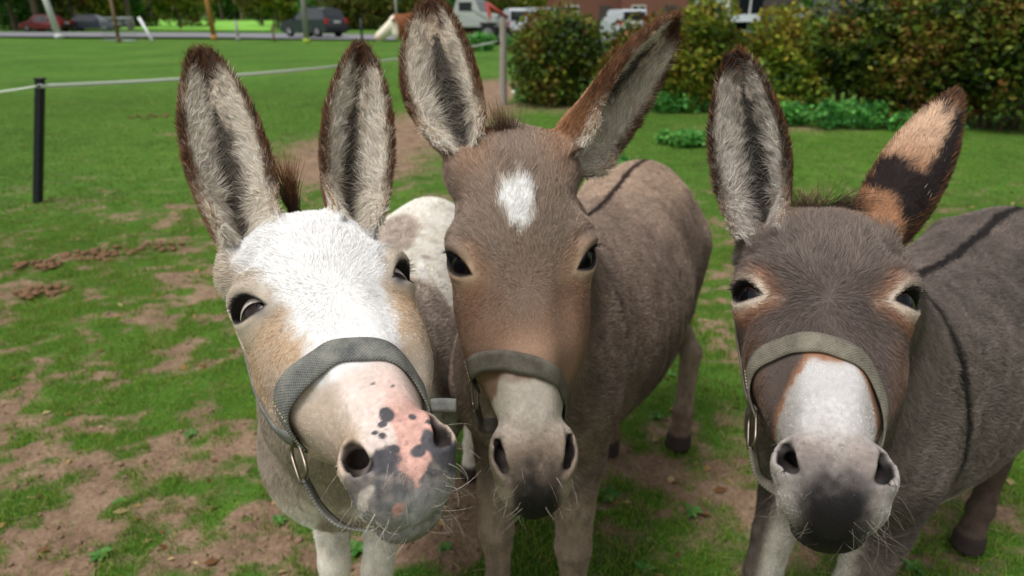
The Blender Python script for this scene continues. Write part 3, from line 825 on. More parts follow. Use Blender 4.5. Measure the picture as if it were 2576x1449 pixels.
def region_mt(D, P, n=9000, coat=None):
    ch = [P[i:i + n] for i in range(0, len(P), n)]
    if coat is not None:
        cr = list(POOL.map(lambda p: coat(D, p), ch)); Cc = np.concatenate([c[0] for c in cr]); rs = [c[1] for c in cr]
    else: rs = list(POOL.map(lambda p: region(D, p), ch))
    out = {}
    for k in rs[0]:
        out[k] = [{kk: np.concatenate([r_[k][j][kk] for r_ in rs]) for kk in rs[0][k][j]} for j in range(len(rs[0][k]))] if k == 'ear' else np.concatenate([r_[k] for r_ in rs])
    return out if coat is None else (Cc, out)
def grow(D, me, coat, parent, Lforehead=.013, shag=1.0, lite=1.0):
    r = np.random.default_rng(D.seed * 77)
    V, T, Nv = tris_of(me)
    inf = region_mt(D, V)
    x, t, n = inf['x'], inf['t'], inf['n']
    view = nrm(CPOS - V); fac = (view * Nv).sum(1)
    vis = np.where(fac > -.30, 1.0, .12)
    hd = inf['head']; ear = inf['earw']
    inner = np.zeros(len(V), bool)
    for e in inf['ear']: inner |= (e['inner'] & (e['w'] > .5) & (e['rel'] < .80))
    eyed = np.minimum(inf['eL'], inf['eR'])
    bare = sstep(.0015, .005, eyed) * sstep(.001, .005, inf['hole'])
    muz = sstep(.325, .36, t) * (hd > .5)
    base = (hd * 40e4 + (1 - hd) * 13e4)
    base = base * (1 - muz) + 30e4 * muz
    base = np.where(ear > .5, 45e4, base) * vis * bare * FUR * lite
    base = np.where(inf['b'][:, 2] < .05, 0, base)
    base[(inner) & (ear > .5)] *= .18
    P, N = sample(V, T, base, r, Nv)
    C, i2 = region_mt(D, P + r.normal(0, .0022, P.shape), coat=coat)
    x, t, n = i2['x'], i2['t'], i2['n']; hd = i2['head']; b = i2['b']
    # lie of the coat
    wx, wt = x, t - .185
    rr = np.hypot(wx, wt) + 1e-6
    dh = (wx / rr)[:, None] * D.X + (wt / rr)[:, None] * D.T * np.where(wt < 0, 1.15, .9)[:, None]
    dh = dh - D.N * (.55 * sstep(.03, .09, np.abs(x)))[:, None]
    nv = D.neckv[1] - D.neckv[0]; nv /= np.linalg.norm(nv)
    db = np.where((i2['bodyness'] > .5)[:, None], D.A + np.array([0, 0, -.35]), nv + np.array([0, 0, -.4]))
    leg = sstep(.48, .40, b[:, 2]); db = db * (1 - leg[:, None]) + np.array([0, 0, -1.0]) * leg[:, None]
    d = dh * hd[:, None] + db * (1 - hd[:, None])
    L = (Lforehead * (.55 + .45 * sstep(.20, .08, t)) * (1 - .45 * sstep(.2, .3, t))) * hd + .014 * (1 - hd)
    L = L * (1 - .48 * sstep(.245, .285, t) * sstep(.060, .046, np.abs(x)) * hd)
    mz = sstep(.31, .345, t) * (hd > .5); L = L * (1 - mz) + .0042 * mz
    L = L * (1 - .55 * leg)
    eyed = np.minimum(i2['eL'], i2['eR']); L = L * (.35 + .65 * sstep(.006, .022, eyed))
    L = L * sstep(-.004, .02, i2['hole'] + .003)
    L = np.where(D.under(i2['q']) & (hd > .5), L * .25, L)
    lift = np.full(len(P), .32) - .02 * hd + .08 * (shag - 1); lift = lift * (1 - .4 * mz)
    for e, le in zip(D.ears, i2['ear']):
        m = le['w'] > .5
        sgn = np.sign(le['u'])
        rim = m & (le['rel'] > .80)
        outer = m & ~le['inner']; inn = m & le['inner'] & ~rim
        d[m] = e.a
        d[rim] = e.a * .9 + e.l * sgn[rim, None] * .5 + e.f * .15
        d[inn] = e.a * .75 - e.l * sgn[inn, None] * .5
        L[m] = .0085; L[rim] = .0105; L[inn] = .010; lift[m] = .38; lift[rim] = .5; lift[inn] = .45
        tip = m & (le['t'] > .82); L[tip] = .012
    flow = np.stack([vnoise(P, .010 * 1.3, 40 + k_) for k_ in range(3)], 1) * .42 * shag + np.stack([vnoise(P, .045, 50 + k_) for k_ in range(3)], 1) * .30
    d = tang(N, nrm(d) + flow + r.normal(0, .10, P.shape))
    L = L * r.uniform(.65, 1.25, len(P))
    C = C * np.exp(r.normal(0, .26, (len(P), 1)))
    dark = r.random(len(P)) < .05; C[dark] *= .6
    for le in i2['ear']:
        fr = (le['w'] > .5) & ((le['rel'] > .85) | (le['t'] > .84)) & (r.random(len(P)) < .40); C[fr] = lin(122, 80, 46) * r.uniform(.6, 1.2, (fr.sum(), 1))
    C = np.clip(C * 1.12, 0, .92)
    pts = strands(P, N, d, L, np.clip(lift * r.uniform(.7, 1.3, len(P)), .05, .9), .45, 4, r)
    wid = np.where(i2['bodyness'] * (1 - hd) > .5, .00040, .00021) 
    rad = wid[:, None] * np.array([1, .9, .65, .15])
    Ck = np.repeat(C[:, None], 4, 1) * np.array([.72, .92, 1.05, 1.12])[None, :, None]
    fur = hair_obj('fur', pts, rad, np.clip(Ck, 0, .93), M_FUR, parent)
    print('fur', len(P), round(time.time() - T0, 1))
    return V, T, Nv, inf

def long_ear_hair(D, me, VTN, coat, parent, pal, lite=1.0):
    V, T, Nv, inf = VTN; r = np.random.default_rng(D.seed * 99)
    allp, allr, allc = [], [], []
    for e, le in zip(D.ears, inf['ear']):
        m = le['inner'] & (le['w'] > .5)
        rel, t = np.abs(le['u'] - e.hoff) / e.hwid ** .7, le['t']
        dens = np.where(m, 1, 0) * 46e4 * (sstep(.22, .50, rel) * .90 + .10) * sstep(.0, .06, t) * sstep(.97, .85, t) * FUR * lite
        P, N = sample(V, T, dens, r, Nv)
        if not len(P): continue
        tt, u, v, W, v0, g = e.shape(P); u = u / W
        ok = (N @ e.f) > -.3; P, N, tt, u = P[ok], N[ok], tt[ok], u[ok]
        fl = np.stack([vnoise(P, .011, 60 + k) for k in range(3)], 1) * .7
        d = e.a * (.5 + .5 * sstep(.2, .6, tt))[:, None] - e.l * (np.sign(u) * (.75 - .4 * sstep(.3, .8, tt)))[:, None] + fl
        low = sstep(.35, .1, tt)[:, None]
        d = d * (1 - low) + (-e.a * .5 - e.l * np.sign(u)[:, None] * .6 + fl) * low
        d = tang(N, d + r.normal(0, .18, P.shape))
        L = r.uniform(.008, .019, len(P)) * (.6 + .6 * sstep(.9, .4, tt)) * np.where(np.abs(u) > .8, .5, 1)
        curl = np.stack([vnoise(P, .006, 70 + k) for k in range(3)], 1) * .8
        pts = strands(P, N, d, L, r.uniform(.30, .75, len(P)), .1, 5, r, curl)
        k = r.random(len(P))[:, None]
        c = pal[0] * k + pal[1] * (1 - k)
        c = c * (.22 + .78 * sstep(.18, .58, np.abs(u - e.hoff) / e.hwid ** .7 + vnoise(P, .012, 77) * .15))[:, None]  # hair colour darkened toward the middle, painting in the shade of the cup
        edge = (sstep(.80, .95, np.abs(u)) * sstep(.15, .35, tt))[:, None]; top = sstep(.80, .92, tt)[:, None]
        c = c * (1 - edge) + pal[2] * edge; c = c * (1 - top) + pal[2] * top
        c = c * np.exp(r.normal(0, .25, (len(P), 1)))
        allp.append(pts); allc.append(np.clip(c, 0, .9)); allr.append(np.repeat(np.array([[.00022, .00021, .00018, .00013, .00004]]), len(P), 0))
    hair_obj('ear_hair', np.concatenate(allp), np.concatenate(allr), np.concatenate(allc), M_FUR, parent)

def lashes(D, sd, parent_eye, r):
    c, eo, el, eu = D.eyeframe(sd)
    n = 42; u = r.uniform(-.020, .010, n); h = .0122 * D.lid * (1 - (u / .0255) ** 2)
    o = np.sqrt(np.maximum(.0350 ** 2 - u * u - h * h, 1e-5))
    q = c + u[:, None] * el + (h + .001)[:, None] * eu + o[:, None] * eo
    w3 = lambda v: D.hs * (v[:, 0:1] * D.X + v[:, 1:2] * D.lt * D.T + v[:, 2:3] * D.N)
    d0 = eo[None] * 1.0 + el[None] * (u / .02)[:, None] * .7 + eu * .05 + r.normal(0, .15, (n, 3))
    d1 = d0 - eu * .9
    P = D.hw(q); L = r.uniform(.010, .017, n)[:, None]
    a = nrm(w3(nrm(d0))); b_ = nrm(w3(nrm(d1)))
    pts = np.stack([P, P + a * L * .35, P + a * L * .6 + b_ * L * .15, P + a * L * .75 + b_ * L * .45], 1)
    ho = hair_obj('eyelashes', pts, np.repeat(np.array([[.0003, .00028, .0002, .00006]]), n, 0), np.repeat(lin(18, 15, 15)[None], n, 0), M_FUR)
    ho.parent = parent_eye; ho.matrix_parent_inverse = (Matrix.Translation(Vector(D.F0)) @ parent_eye.matrix_basis).inverted()

def whiskers(D, VTN, parent, col, n=95):
    V, T, Nv, inf = VTN; r = np.random.default_rng(D.seed * 5)
    x, t, nn = inf['x'], inf['t'], inf['n']
    dens = (inf['head'] > .6) * ((sstep(.40, .44, t) * (np.abs(x) > .008)) + .25 * sstep(.33, .38, t) * (np.abs(x) > .03) * (nn < -.03)) * sstep(.002, .008, inf['hole']) * 1.0
    a, b, c = V[T[:, 0]], V[T[:, 1]], V[T[:, 2]]; ar = (np.linalg.norm(np.cross(b - a, c - a), axis=1) / 2 * dens[T].mean(1)).sum()
    P, N = sample(V, T, dens * n / ar, r, Nv)
    d = tang(N, D.T[None] * .6 + D.X[None] * np.sign(D.hl(P)[:, 0:1]) * .5 + r.normal(0, .25, P.shape))
    L = r.uniform(.010, .040, len(P))
    pts = strands(P, N, d, L, r.uniform(.75, .95, len(P)), .35, 6, r, r.normal(0, .35, P.shape) + np.array([0, 0, -.35]))
    hair_obj('whiskers', pts, np.repeat(np.array([[.00015, .00014, .00012, .0001, .00007, .00003]]), len(P), 0), col * np.exp(r.normal(0, .4, (len(P), 1))), M_FUR, parent)

def tuft(D, parent, name, n, rootf, dirf, Lr, col0, col1, K=7, rad=.00022, seed=3, grav=.0):
    r = np.random.default_rng(seed); R0 = rootf(r, n); d = dirf(r, n, R0); L = r.uniform(*Lr, n)
    pts = np.empty((n, K, 3)); pts[:, 0] = R0; cur = R0.copy(); w_ = r.normal(0, .16, (n, 3))
    for j in range(1, K):
        f = j / (K - 1); dd = d + w_ * f * 1.6 + np.array([0, 0, -grav]) * f * f; dd /= np.linalg.norm(dd, axis=1, keepdims=True)
        cur = cur + dd * (L / (K - 1))[:, None]; pts[:, j] = cur
    k = np.linspace(0, 1, K)[None, :, None]
    C = (col0 * (1 - k ** 2.6) + col1 * k ** 2.6) * np.exp(r.normal(0, .3, (n, 1, 1)))
    rd = np.repeat((rad * np.linspace(1, .25, K))[None], n, 0)
    return hair_obj(name, pts, rd, np.clip(np.broadcast_to(C, (n, K, 3)), 0, .9), M_FUR, parent)

def build_donkey(D, coat, label, parts):
    root = empty('donkey', D.F0); tag(root, label, 'donkey', 'donkeys in halters lined up at the camera')
    me = D.mesh()
    V = np.empty(len(me.vertices) * 3, np.float32); me.vertices.foreach_get('co', V); V = V.reshape(-1, 3).astype(float)
    C = chunked3(lambda p: coat(D, p)[0], V)
    set_col(me, 'coat', C * parts.get('skin', .88))
    body = link('body', me, M_SKIN, root); body.matrix_parent_inverse = Matrix.Translation(-Vector(D.F0))
    print('body', len(V), round(time.time() - T0, 1))
    r = np.random.default_rng(D.seed)
    for sd in (-1, 1):
        c, eo, el, eu = D.eyeframe(sd)
        gz = parts.get('gaze', {}).get(sd, (0, 0))
        Wd = lambda v: nrm(v[0] * D.X + v[1] * D.lt * D.T + v[2] * D.N)
        al, dn = parts.get('look', (.5, 0)); vw = nrm(CPOS - D.hw(c)); z = nrm(vw * al + Wd(eo) * (1 - al) - UPV * dn); xx = Wd(el); xx = nrm(xx - z * (xx @ z)); yy = np.cross(z, xx)
        em = eyeball_mesh(); eo_ = link('eye', em, M_EYE_W if parts.get('white') else M_EYE, root)
        p = D.hw(c)
        mt = Matrix(((xx[0], yy[0], z[0], p[0]), (xx[1], yy[1], z[1], p[1]), (xx[2], yy[2], z[2], p[2]), (0, 0, 0, 1)))
        sc_ = Matrix.Scale(D.hs * 1.47, 4)
        eo_.matrix_basis = Matrix.Translation(-Vector(D.F0)) @ mt @ sc_
        eo_.parent = root
        if FUR > 0:
            lo_ = lashes(D, sd, eo_, r)
    return root, body, me
# ------------------------------------------------------------------ place the three animals
D_MID = Donkey(eyes=((1160, 658, .853), (1470, 655, .863)), muz=(1348, 1158), dm=.82, hs=1.0, F0=(.05, 1.27), R0=(.38, 2.03), seed=2, nostril=1.25, bwid=.92, chin=1.08, band=(.311, .282, .399),
    ears=[dict(tip=at(1088, 6, .95), face=camdir(-.10, .15, 1), w=.050, curl=.01, lean=-.05, hoff=.14, hwid=1.35), dict(tip=at(1690, 40, .97), face=camdir(.92, -.12, .46), w=.058, curl=.012)],
    feet=dict(fl=(-.085, -.02), fr=(.10, .0), hl=(-.03, .78), hr=(.19, .92)))
D_LEFT = Donkey(eyes=((632, 772, .685), (1008, 708, .742)), muz=(1010, 1110), dm=.575, hs=1.0, F0=(-.31, 1.10), R0=(-.24, 1.84), seed=1, mw=.93, nostril=1.75, lidopen=1.2, hb=.93, bwid=.85, chin=.75, band=(.3045, .2715, .390),
    ears=[dict(tip=at(506, 132, .85), face=camdir(.55, .05, 1), w=.046, curl=.01, hoff=.06, hwid=.9), dict(tip=at(906, 118, .88), face=camdir(.45, .05, 1), w=.043, curl=.01, hoff=-.05, hwid=1.0)],
    sh=.06, lg=.76, feet=dict(fl=(-.06, -.02), fr=(.02, -.03), hl=(-.11, .84), hr=(.11, .86)))
D_RIGHT = Donkey(eyes=((1898, 748, .770), (2258, 750, .730)), muz=(2105, 1165), dm=.61, hs=1.0, F0=(.63, 1.10), R0=(1.22, 1.62), seed=3, mw=.97, nostril=1.45, bwid=.92, chin=.78, band=(.297, .2495, .387), jaw=.90, hb=.965,
    ears=[dict(tip=at(1852, 132, .88), face=camdir(-.55, .05, 1), w=.046, curl=.01, hoff=.10, hwid=1.2), dict(tip=at(2405, 232, .90), face=camdir(.55, .2, -.8), w=.042, curl=.0)],
    feet=dict(fl=(-.10, -.02), fr=(.09, -.06), hl=(-.11, .84), hr=(.12, .84)))
HERD = []
for D, coat, lab, parts in (
    (D_LEFT, coat_left, 'piebald donkey with a white face and a pink, grey-spotted nose', dict(white=True, look=(.42, .27))),
    (D_MID, coat_mid, 'brown-grey donkey with a white star on its forehead, between two others', dict(look=(.15, .05))),
    (D_RIGHT, coat_right, 'dark grey donkey with pale rings round its eyes and a white nose', dict(look=(.2, .0)))):
    root, body, me = build_donkey(D, coat, lab, parts)
    HERD.append((D, coat, root, body, me))

for D, coat, root, body, me in HERD:
    left, right = D is D_LEFT, D is D_RIGHT
    if FUR <= 0: break
    VTN = grow(D, me, coat, body, Lforehead=.018 if right else .0105, shag=1.5 if right else 1.0, lite=1.0)
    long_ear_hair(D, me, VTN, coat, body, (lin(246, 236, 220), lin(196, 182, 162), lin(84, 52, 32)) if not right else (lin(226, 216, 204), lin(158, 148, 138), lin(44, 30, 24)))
    whiskers(D, VTN, body, lin(172, 162, 150) if not right else lin(112, 102, 96))
# ------------------------------------------------------------------ webbing halters
def webbing(name, c1, c2):
    m, N, L, b = newmat(name)
    uv = N.new('ShaderNodeUVMap'); sp = N.new('ShaderNodeSeparateXYZ'); L.new(uv.outputs[0], sp.inputs[0])
    def M_(op, a, v=None):
        n = N.new('ShaderNodeMath'); n.operation = op
        L.new(a, n.inputs[0])
        if v is not None:
            if hasattr(v, 'links'): L.new(v, n.inputs[1])
            else: n.inputs[1].default_value = v
        return n.outputs[0]
    su = M_('SINE', M_('MULTIPLY', sp.outputs[0], 2 * math.pi / .0034)); sv = M_('SINE', M_('MULTIPLY', sp.outputs[1], 2 * math.pi / .0030))
    wv = M_('MULTIPLY', su, sv)
    tc = N.new('ShaderNodeTexCoord'); nz = N.new('ShaderNodeTexNoise'); nz.inputs['Scale'].default_value = 45; nz.inputs['Detail'].default_value = 6
    L.new(tc.outputs['Object'], nz.inputs['Vector'])
    n2 = N.new('ShaderNodeTexNoise'); n2.inputs['Scale'].default_value = 400; L.new(tc.outputs['Object'], n2.inputs['Vector'])
    f = M_('ADD', M_('MULTIPLY', wv, .16), nz.outputs['Fac']); f = M_('ADD', f, M_('MULTIPLY', n2.outputs['Fac'], .35))
    rp = N.new('ShaderNodeValToRGB'); e = rp.color_ramp.elements
    e[0].position = .38; e[0].color = (*lin(*c1), 1); e[1].position = .95; e[1].color = (*lin(*c2), 1)
    L.new(f, rp.inputs[0]); L.new(rp.outputs[0], b.inputs['Base Color']); b.inputs['Roughness'].default_value = .85; b.inputs['Specular IOR Level'].default_value = .2
    bp = N.new('ShaderNodeBump'); bp.inputs['Strength'].default_value = .4; bp.inputs['Distance'].default_value = .0008
    L.new(M_('ADD', wv, M_('MULTIPLY', n2.outputs['Fac'], 1.2)), bp.inputs['Height']); L.new(bp.outputs[0], b.inputs['Normal'])
    return m
M_WEB = {0: webbing('webbing_blue_grey', (66, 70, 74), (140, 138, 128)), 1: webbing('webbing_olive', (68, 64, 57), (120, 113, 101)), 2: webbing('webbing_khaki', (78, 73, 64), (136, 129, 115))}
M_RING = simple('dull_steel', (128, 118, 104), rough=.38, metal=.9, noise=.25, scale=120)
M_STITCH = simple('stitching', (176, 160, 128), rough=.9)

def ribbon_mesh(rows, th, name):
    "rows: (R, K, 3) outer lines of a strap, with a thickness inward"
    R, K, _ = rows.shape
    du = np.gradient(rows, axis=1); dv = np.gradient(rows, axis=0); nn = nrm(np.cross(du, dv))
    if (nn.reshape(-1, 3) * (rows - rows.mean((0, 1))).reshape(-1, 3)).sum() < 0: nn = -nn
    inner = rows - nn * th
    edge = np.ones(R); edge[0] = edge[-1] = .35
    outer = rows - nn * (th * .35 * (1 - edge))[:, None, None]
    V = np.concatenate([outer.reshape(-1, 3), inner.reshape(-1, 3)]); n = R * K
    F = []
    for i in range(R - 1):
        for j in range(K - 1):
            a, b, c, d = i * K + j, i * K + j + 1, (i + 1) * K + j + 1, (i + 1) * K + j
            F.append((a, b, c, d)); F.append((n + d, n + c, n + b, n + a))
    for j in range(K - 1):
        F.append((j + 1, j, n + j, n + j + 1)); a = (R - 1) * K + j; F.append((a, a + 1, n + a + 1, n + a))
    for i in range(R - 1):
        a, b = i * K, (i + 1) * K; F.append((a, b, n + b, n + a)); a += K - 1; b += K - 1; F.append((b, a, n + a, n + b))
    me = mesh_np(name, V, np.array(F))
    ul = np.concatenate([[0], np.cumsum(np.linalg.norm(np.diff(rows[R // 2], axis=0), axis=1))])
    vl = np.concatenate([[0], np.cumsum(np.linalg.norm(np.diff(rows[:, K // 2], axis=0), axis=1))])
    U = np.stack(np.broadcast_arrays(ul[None, :], vl[:, None]), -1).reshape(-1, 2); U = np.concatenate([U, U])
    lay = me.uv_layers.new(name='UVMap'); vi = np.empty(len(me.loops), np.int32); me.loops.foreach_get('vertex_index', vi)
    lay.data.foreach_set('uv', U[vi].astype(np.float32).ravel())
    bm = bmesh.new(); bm.from_mesh(me); bmesh.ops.recalc_face_normals(bm, faces=bm.faces); bm.to_mesh(me); bm.free()
    return me
def ray_out(D, o, d, rmax=.17):
    "surface point of the head along rays in head coordinates, coming from outside"
    r = np.full(len(o), rmax); done = np.zeros(len(o), bool)
    for _ in range(70):
        v = D.f_head((o + d * r[:, None]).copy()); stp = np.clip(v * .7, .0003, .01)
        done |= v < .0004; r = np.where(done, r, r - stp); r = np.maximum(r, .0)
    return o + d * r[:, None]
def smooth_path(pts, n):
    pts = np.asarray(pts, float); t = np.linspace(0, 1, len(pts)); tab = spline_tab(np.concatenate([t[:, None], pts], 1), 200)
    u = np.linspace(0, 1, n); return np.stack([np.interp(u, tab[0], tab[i]) for i in (1, 2, 3)], 1)
def ring_mesh(w, h, rad, name):
    K = 48; a = np.linspace(0, 2 * math.pi, K, endpoint=False); p = 4.0
    c, s_ = np.cos(a), np.sin(a); r = (np.abs(c) ** p + np.abs(s_) ** p) ** (-1 / p)
    C = np.stack([c * r * w / 2, s_ * r * h / 2, 0 * a], 1); tg = nrm(np.roll(C, -1, 0) - np.roll(C, 1, 0)); no = np.cross(tg, [0, 0, 1.0])
    M = 10; b = np.linspace(0, 2 * math.pi, M, endpoint=False)
    V = (C[:, None] + rad * (np.cos(b)[None, :, None] * no[:, None] + np.sin(b)[None, :, None] * np.array([0, 0, 1.0]))).reshape(-1, 3)
    F = [(i * M + j, ((i + 1) % K) * M + j, ((i + 1) % K) * M + (j + 1) % M, i * M + (j + 1) % M) for i in range(K) for j in range(M)]
    return mesh_np(name, V, np.array(F))
def build_halter(D, mi, label, wid=.027, off=.0042, tabr=None, rings=(1, 1), slack=None):
    root = empty('halter', D.hw((0, .27, .004))); iv = Matrix.Translation(-root.location)
    tag(root, label, 'halter', 'halters worn by the donkeys')
    mat = M_WEB[mi]
    def add(name, me, m=mat, parent=root):
        o = link(name, me, m); o.parent = parent
        o.matrix_parent_inverse = iv if parent is root else Matrix.Identity(4)
        return o
    # noseband
    K, R = 70, 5; a = np.linspace(-1, 1, K); tb = D.band_t(a)
    wv = np.linspace(-.5, .5, R) * wid / D.lt / D.hs
    rows = []
    th = a * math.radians(100); dr = np.stack([np.sin(th), 0 * th, np.cos(th)], 1)
    for w_ in wv:
        o = np.stack([0 * a, tb + w_, np.full(K, -.075)], 1)
        rows.append(ray_out(D, o, dr))
    rows = np.stack(rows)
    for _ in range(6):      # a taut strap bridges hollows
        rr = rows.copy(); rr[:, 1:-1] = (rows[:, :-2] + rows[:, 2:]) / 2
        keep = ((rr[:, :, [0, 2]] - np.array([0, -.075])) ** 2).sum(-1) > ((rows[:, :, [0, 2]] - np.array([0, -.075])) ** 2).sum(-1)
        rows = np.where(keep[..., None], rr, rows * .5 + np.maximum(0, 1) * rows * .5)
    rad = np.linalg.norm(rows[:, :, [0, 2]] - np.array([0, -.075]), axis=-1); mx = rad.max(0) * .5 + rad * .5
    fac = (mx + off) / rad
    rows[:, :, 0] *= fac; rows[:, :, 2] = (rows[:, :, 2] + .075) * fac - .075
    wob = (np.sin(a * 9 + D.seed) * .0009 + np.sin(a * 23 + 2 * D.seed) * .0006) / D.lt; rows[:, :, 1] += wob[None] * np.linspace(.4, 1, R)[:, None]
    add('noseband', ribbon_mesh(D.hw(rows), .0022, 'noseband'))
    nb = rows
    # stitched fold near each end
    for sgn in (-1, 1):
        jj = 9 if sgn < 0 else K - 10
        for k in range(6):
            f0, f1 = k / 6 + .03, k / 6 + .12
            def pt(f): 
                q = f * (R - 1); i = min(int(q), R - 2); return nb[i, jj] * (1 - (q - i)) + nb[i + 1, jj] * (q - i)
            pa, pb = D.hw(pt(f0) + dr[jj] * .0004), D.hw(pt(f1) + dr[jj] * .0004)
            bm = bmesh.new(); L_ = np.linalg.norm(pb - pa)
            bmesh.ops.create_cone(bm, cap_ends=True, segments=6, radius1=.0005, radius2=.0005, depth=L_)
            q_ = Vector(pb - pa).to_track_quat('Z', 'Y').to_matrix().to_4x4(); bm.transform(Matrix.Translation(Vector((pa + pb) / 2)) @ q_)
            me = bpy.data.meshes.new('stitch'); bm.to_mesh(me); bm.free(); add('stitch', me, M_STITCH)
    for sgn in (-1, 1):
        e = nb[R // 2, 0 if sgn < 0 else -1]
        # ring
        if rings[(sgn + 1) // 2]:
            rm = ring_mesh(.027, .040, .0020, 'ring'); o = add('ring', rm, M_RING)
            cq = e + np.array([sgn * .0025, .012 / D.lt, -.008]); p = D.hw(cq)
            z = nrm(sgn * D.X * .96 + D.N * .25); y = nrm(D.T - z * (D.T @ z)); x_ = np.cross(y, z)
            o.matrix_basis = Matrix(((x_[0], y[0], z[0], p[0]), (x_[1], y[1], z[1], p[1]), (x_[2], y[2], z[2], p[2]), (0, 0, 0, 1)))
        # cheek strap up behind the eye to the poll
        tn = smooth_path([(e[1] - .002, e[2] - .004, 0), (e[1] - .05, e[2] - .028, 0), (.16, -.118, 0), (.09, -.128, 0), (.03, -.125, 0), (.0, -.12, 0)], 40)[:, :2]
        dir2 = np.gradient(tn, axis=0); dir2 = dir2 / np.linalg.norm(dir2, axis=1, keepdims=True); pr = np.stack([-dir2[:, 1], dir2[:, 0]], 1)
        rows = []
        for w_ in np.linspace(-.5, .5, 4) * .024:
            q = np.stack([0 * tn[:, 0], tn[:, 0] + pr[:, 0] * w_, tn[:, 1] + pr[:, 1] * w_], 1)
            rows.append(ray_out(D, q, np.repeat(np.array([[sgn * 1.0, 0, 0]]), len(q), 0)) + np.array([sgn * off, 0, 0]))
        add('cheek_strap', ribbon_mesh(D.hw(np.stack(rows)), .0025, 'cheek_strap'))
    # slack chin strap from ring to ring under the jaw
    eL, eR = nb[R // 2, 0], nb[R // 2, -1]; dl = .030 / D.lt
    tb_ = slack if slack is not None else .385
    pth = smooth_path([eL + (-.003, dl, -.012), eL * (.93, 1, 1) + (0, dl + .030, -.030), (-.045, tb_ - .012, -.128), (0, tb_, -.145), (.045, tb_ - .012, -.128), eR * (.93, 1, 1) + (0, min(dl, .015), -.035), eR + (.003, .01, -.012)], 60)
    tg = nrm(np.gradient(pth, axis=0)); ctr = np.stack([0 * pth[:, 0], pth[:, 1] * 0 + .34, np.full(60, -.07)], 1)
    ou = pth - ctr; ou = nrm(ou - tg * (ou * tg).sum(1, keepdims=True)); sd_ = np.cross(tg, ou)
    rows = np.stack([pth + sd_ * w_ for w_ in np.linspace(-.5, .5, 4) * .021])
    add('chin_strap', ribbon_mesh(D.hw(rows), .0025, 'chin_strap'))
    if tabr is not None:     # loose strap end
        p0, p1, wv_ = tabr
        u = np.linspace(0, 1, 10); P_ = p0[None] + (p1 - p0)[None] * u[:, None] + np.array([0, 0, -.004]) * (u ** 2)[:, None]
        rows = np.stack([P_ + wv_ * k for k in np.linspace(-.5, .5, 4)])
        add('strap_end', ribbon_mesh(rows, .0025, 'strap_end'))
    return root
build_halter(D_LEFT, 0, 'worn blue-grey webbing halter on the white-faced donkey', wid=.027, off=.0026, tabr=(at(1082, 1022, .665), at(1146, 1014, .655), np.array([0, .004, .0135])), slack=.41)
build_halter(D_MID, 1, 'dull olive webbing halter on the donkey with the forehead star', wid=.0265, off=.0026, rings=(1, 1))
build_halter(D_RIGHT, 2, 'khaki webbing halter on the dark grey donkey', wid=.0225, off=.0036)
# ------------------------------------------------------------------ forelocks and tails
def forelock(D, body, n, w0, base, dirl, Lr, c0, c1, spread=.3, seed=5, grav=0.0, rad=.00028, name='forelock'):
    def rootf(r, k):
        q = np.stack([r.normal(0, w0, k) + base[0], r.normal(0, w0 * .6, k) + base[1], np.full(k, base[2])], 1)
        return D.hw(q)
    def dirf(r, k, R0):
        d = dirl[0] * D.X - dirl[1] * D.T + dirl[2] * D.N
        return nrm(np.repeat(nrm(d)[None], k, 0) + r.normal(0, spread, (k, 3)))
    tuft(D, body, name, n, rootf, dirf, Lr, c0, c1, seed=seed, grav=grav, rad=rad)
if FUR > 0:
    bL, bM, bR = [h[3] for h in HERD]
    forelock(D_LEFT, bL, 380, .0022, (.006, -.014, -.062), (-.02, .60, .5), (.045, .095), lin(24, 19, 18), lin(128, 84, 46), spread=.055, rad=.0003)
    forelock(D_MID, bM, 300, .008, (-.012, -.010, -.055), (-.15, .8, .35), (.020, .048), lin(70, 54, 44), lin(170, 140, 112), spread=.28)
    forelock(D_RIGHT, bR, 380, .008, (.004, -.006, -.052), (.80, .45, .35), (.035, .075), lin(30, 24, 22), lin(96, 66, 46), spread=.20, grav=.9)
    forelock(D_RIGHT, bR, 360, .010, (-.010, -.002, -.045), (-.25, .7, .5), (.02, .05), lin(60, 46, 38), lin(122, 92, 70), spread=.35, grav=.8, seed=8)
def tail(D, body, c0, c1, sway=0.0, n=500):
    b0 = D.bw((0, 1.06, .86)); b1 = D.bw((.02 + sway * .5, 1.13, .62)); b2 = D.bw((.03 + sway, 1.13, .42))
    pts = smooth_path([b0, D.bw((0.01, 1.12, .78)), b1, b2], 18)
    V = []; K = 10
    for i, p in enumerate(pts):
        r_ = .024 * (1 - .6 * i / 17)
        for k in range(K): V.append(p + r_ * (math.cos(k * 2 * math.pi / K) * D.Lx + math.sin(k * 2 * math.pi / K) * D.A))
    F = [(i * K + j, i * K + (j + 1) % K, (i + 1) * K + (j + 1) % K, (i + 1) * K + j) for i in range(17) for j in range(K)]
    me = mesh_np('tail', np.array(V), np.array(F)); set_col(me, 'coat', np.repeat(c0[None], len(V), 0))
    to = link('tail', me, M_SKIN, body.parent); to.matrix_parent_inverse = Matrix.Translation(-Vector(D.F0))
    def rootf(r, k): return pts[r.integers(9, 18, k)] + r.normal(0, .010, (k, 3))
    def dirf(r, k, R0): return nrm(np.array([0, 0, -1.0])[None] + D.Lx * sway * .8 + r.normal(0, .16, (k, 3)))
    h = tuft(D, None, 'tail_hair', n, rootf, dirf, (.12, .28), c1, c1 * 1.4, seed=12, rad=.0006)
    h.parent = to; h.matrix_parent_inverse = Matrix.Translation(-Vector(D.F0)) if False else Matrix.Identity(4)
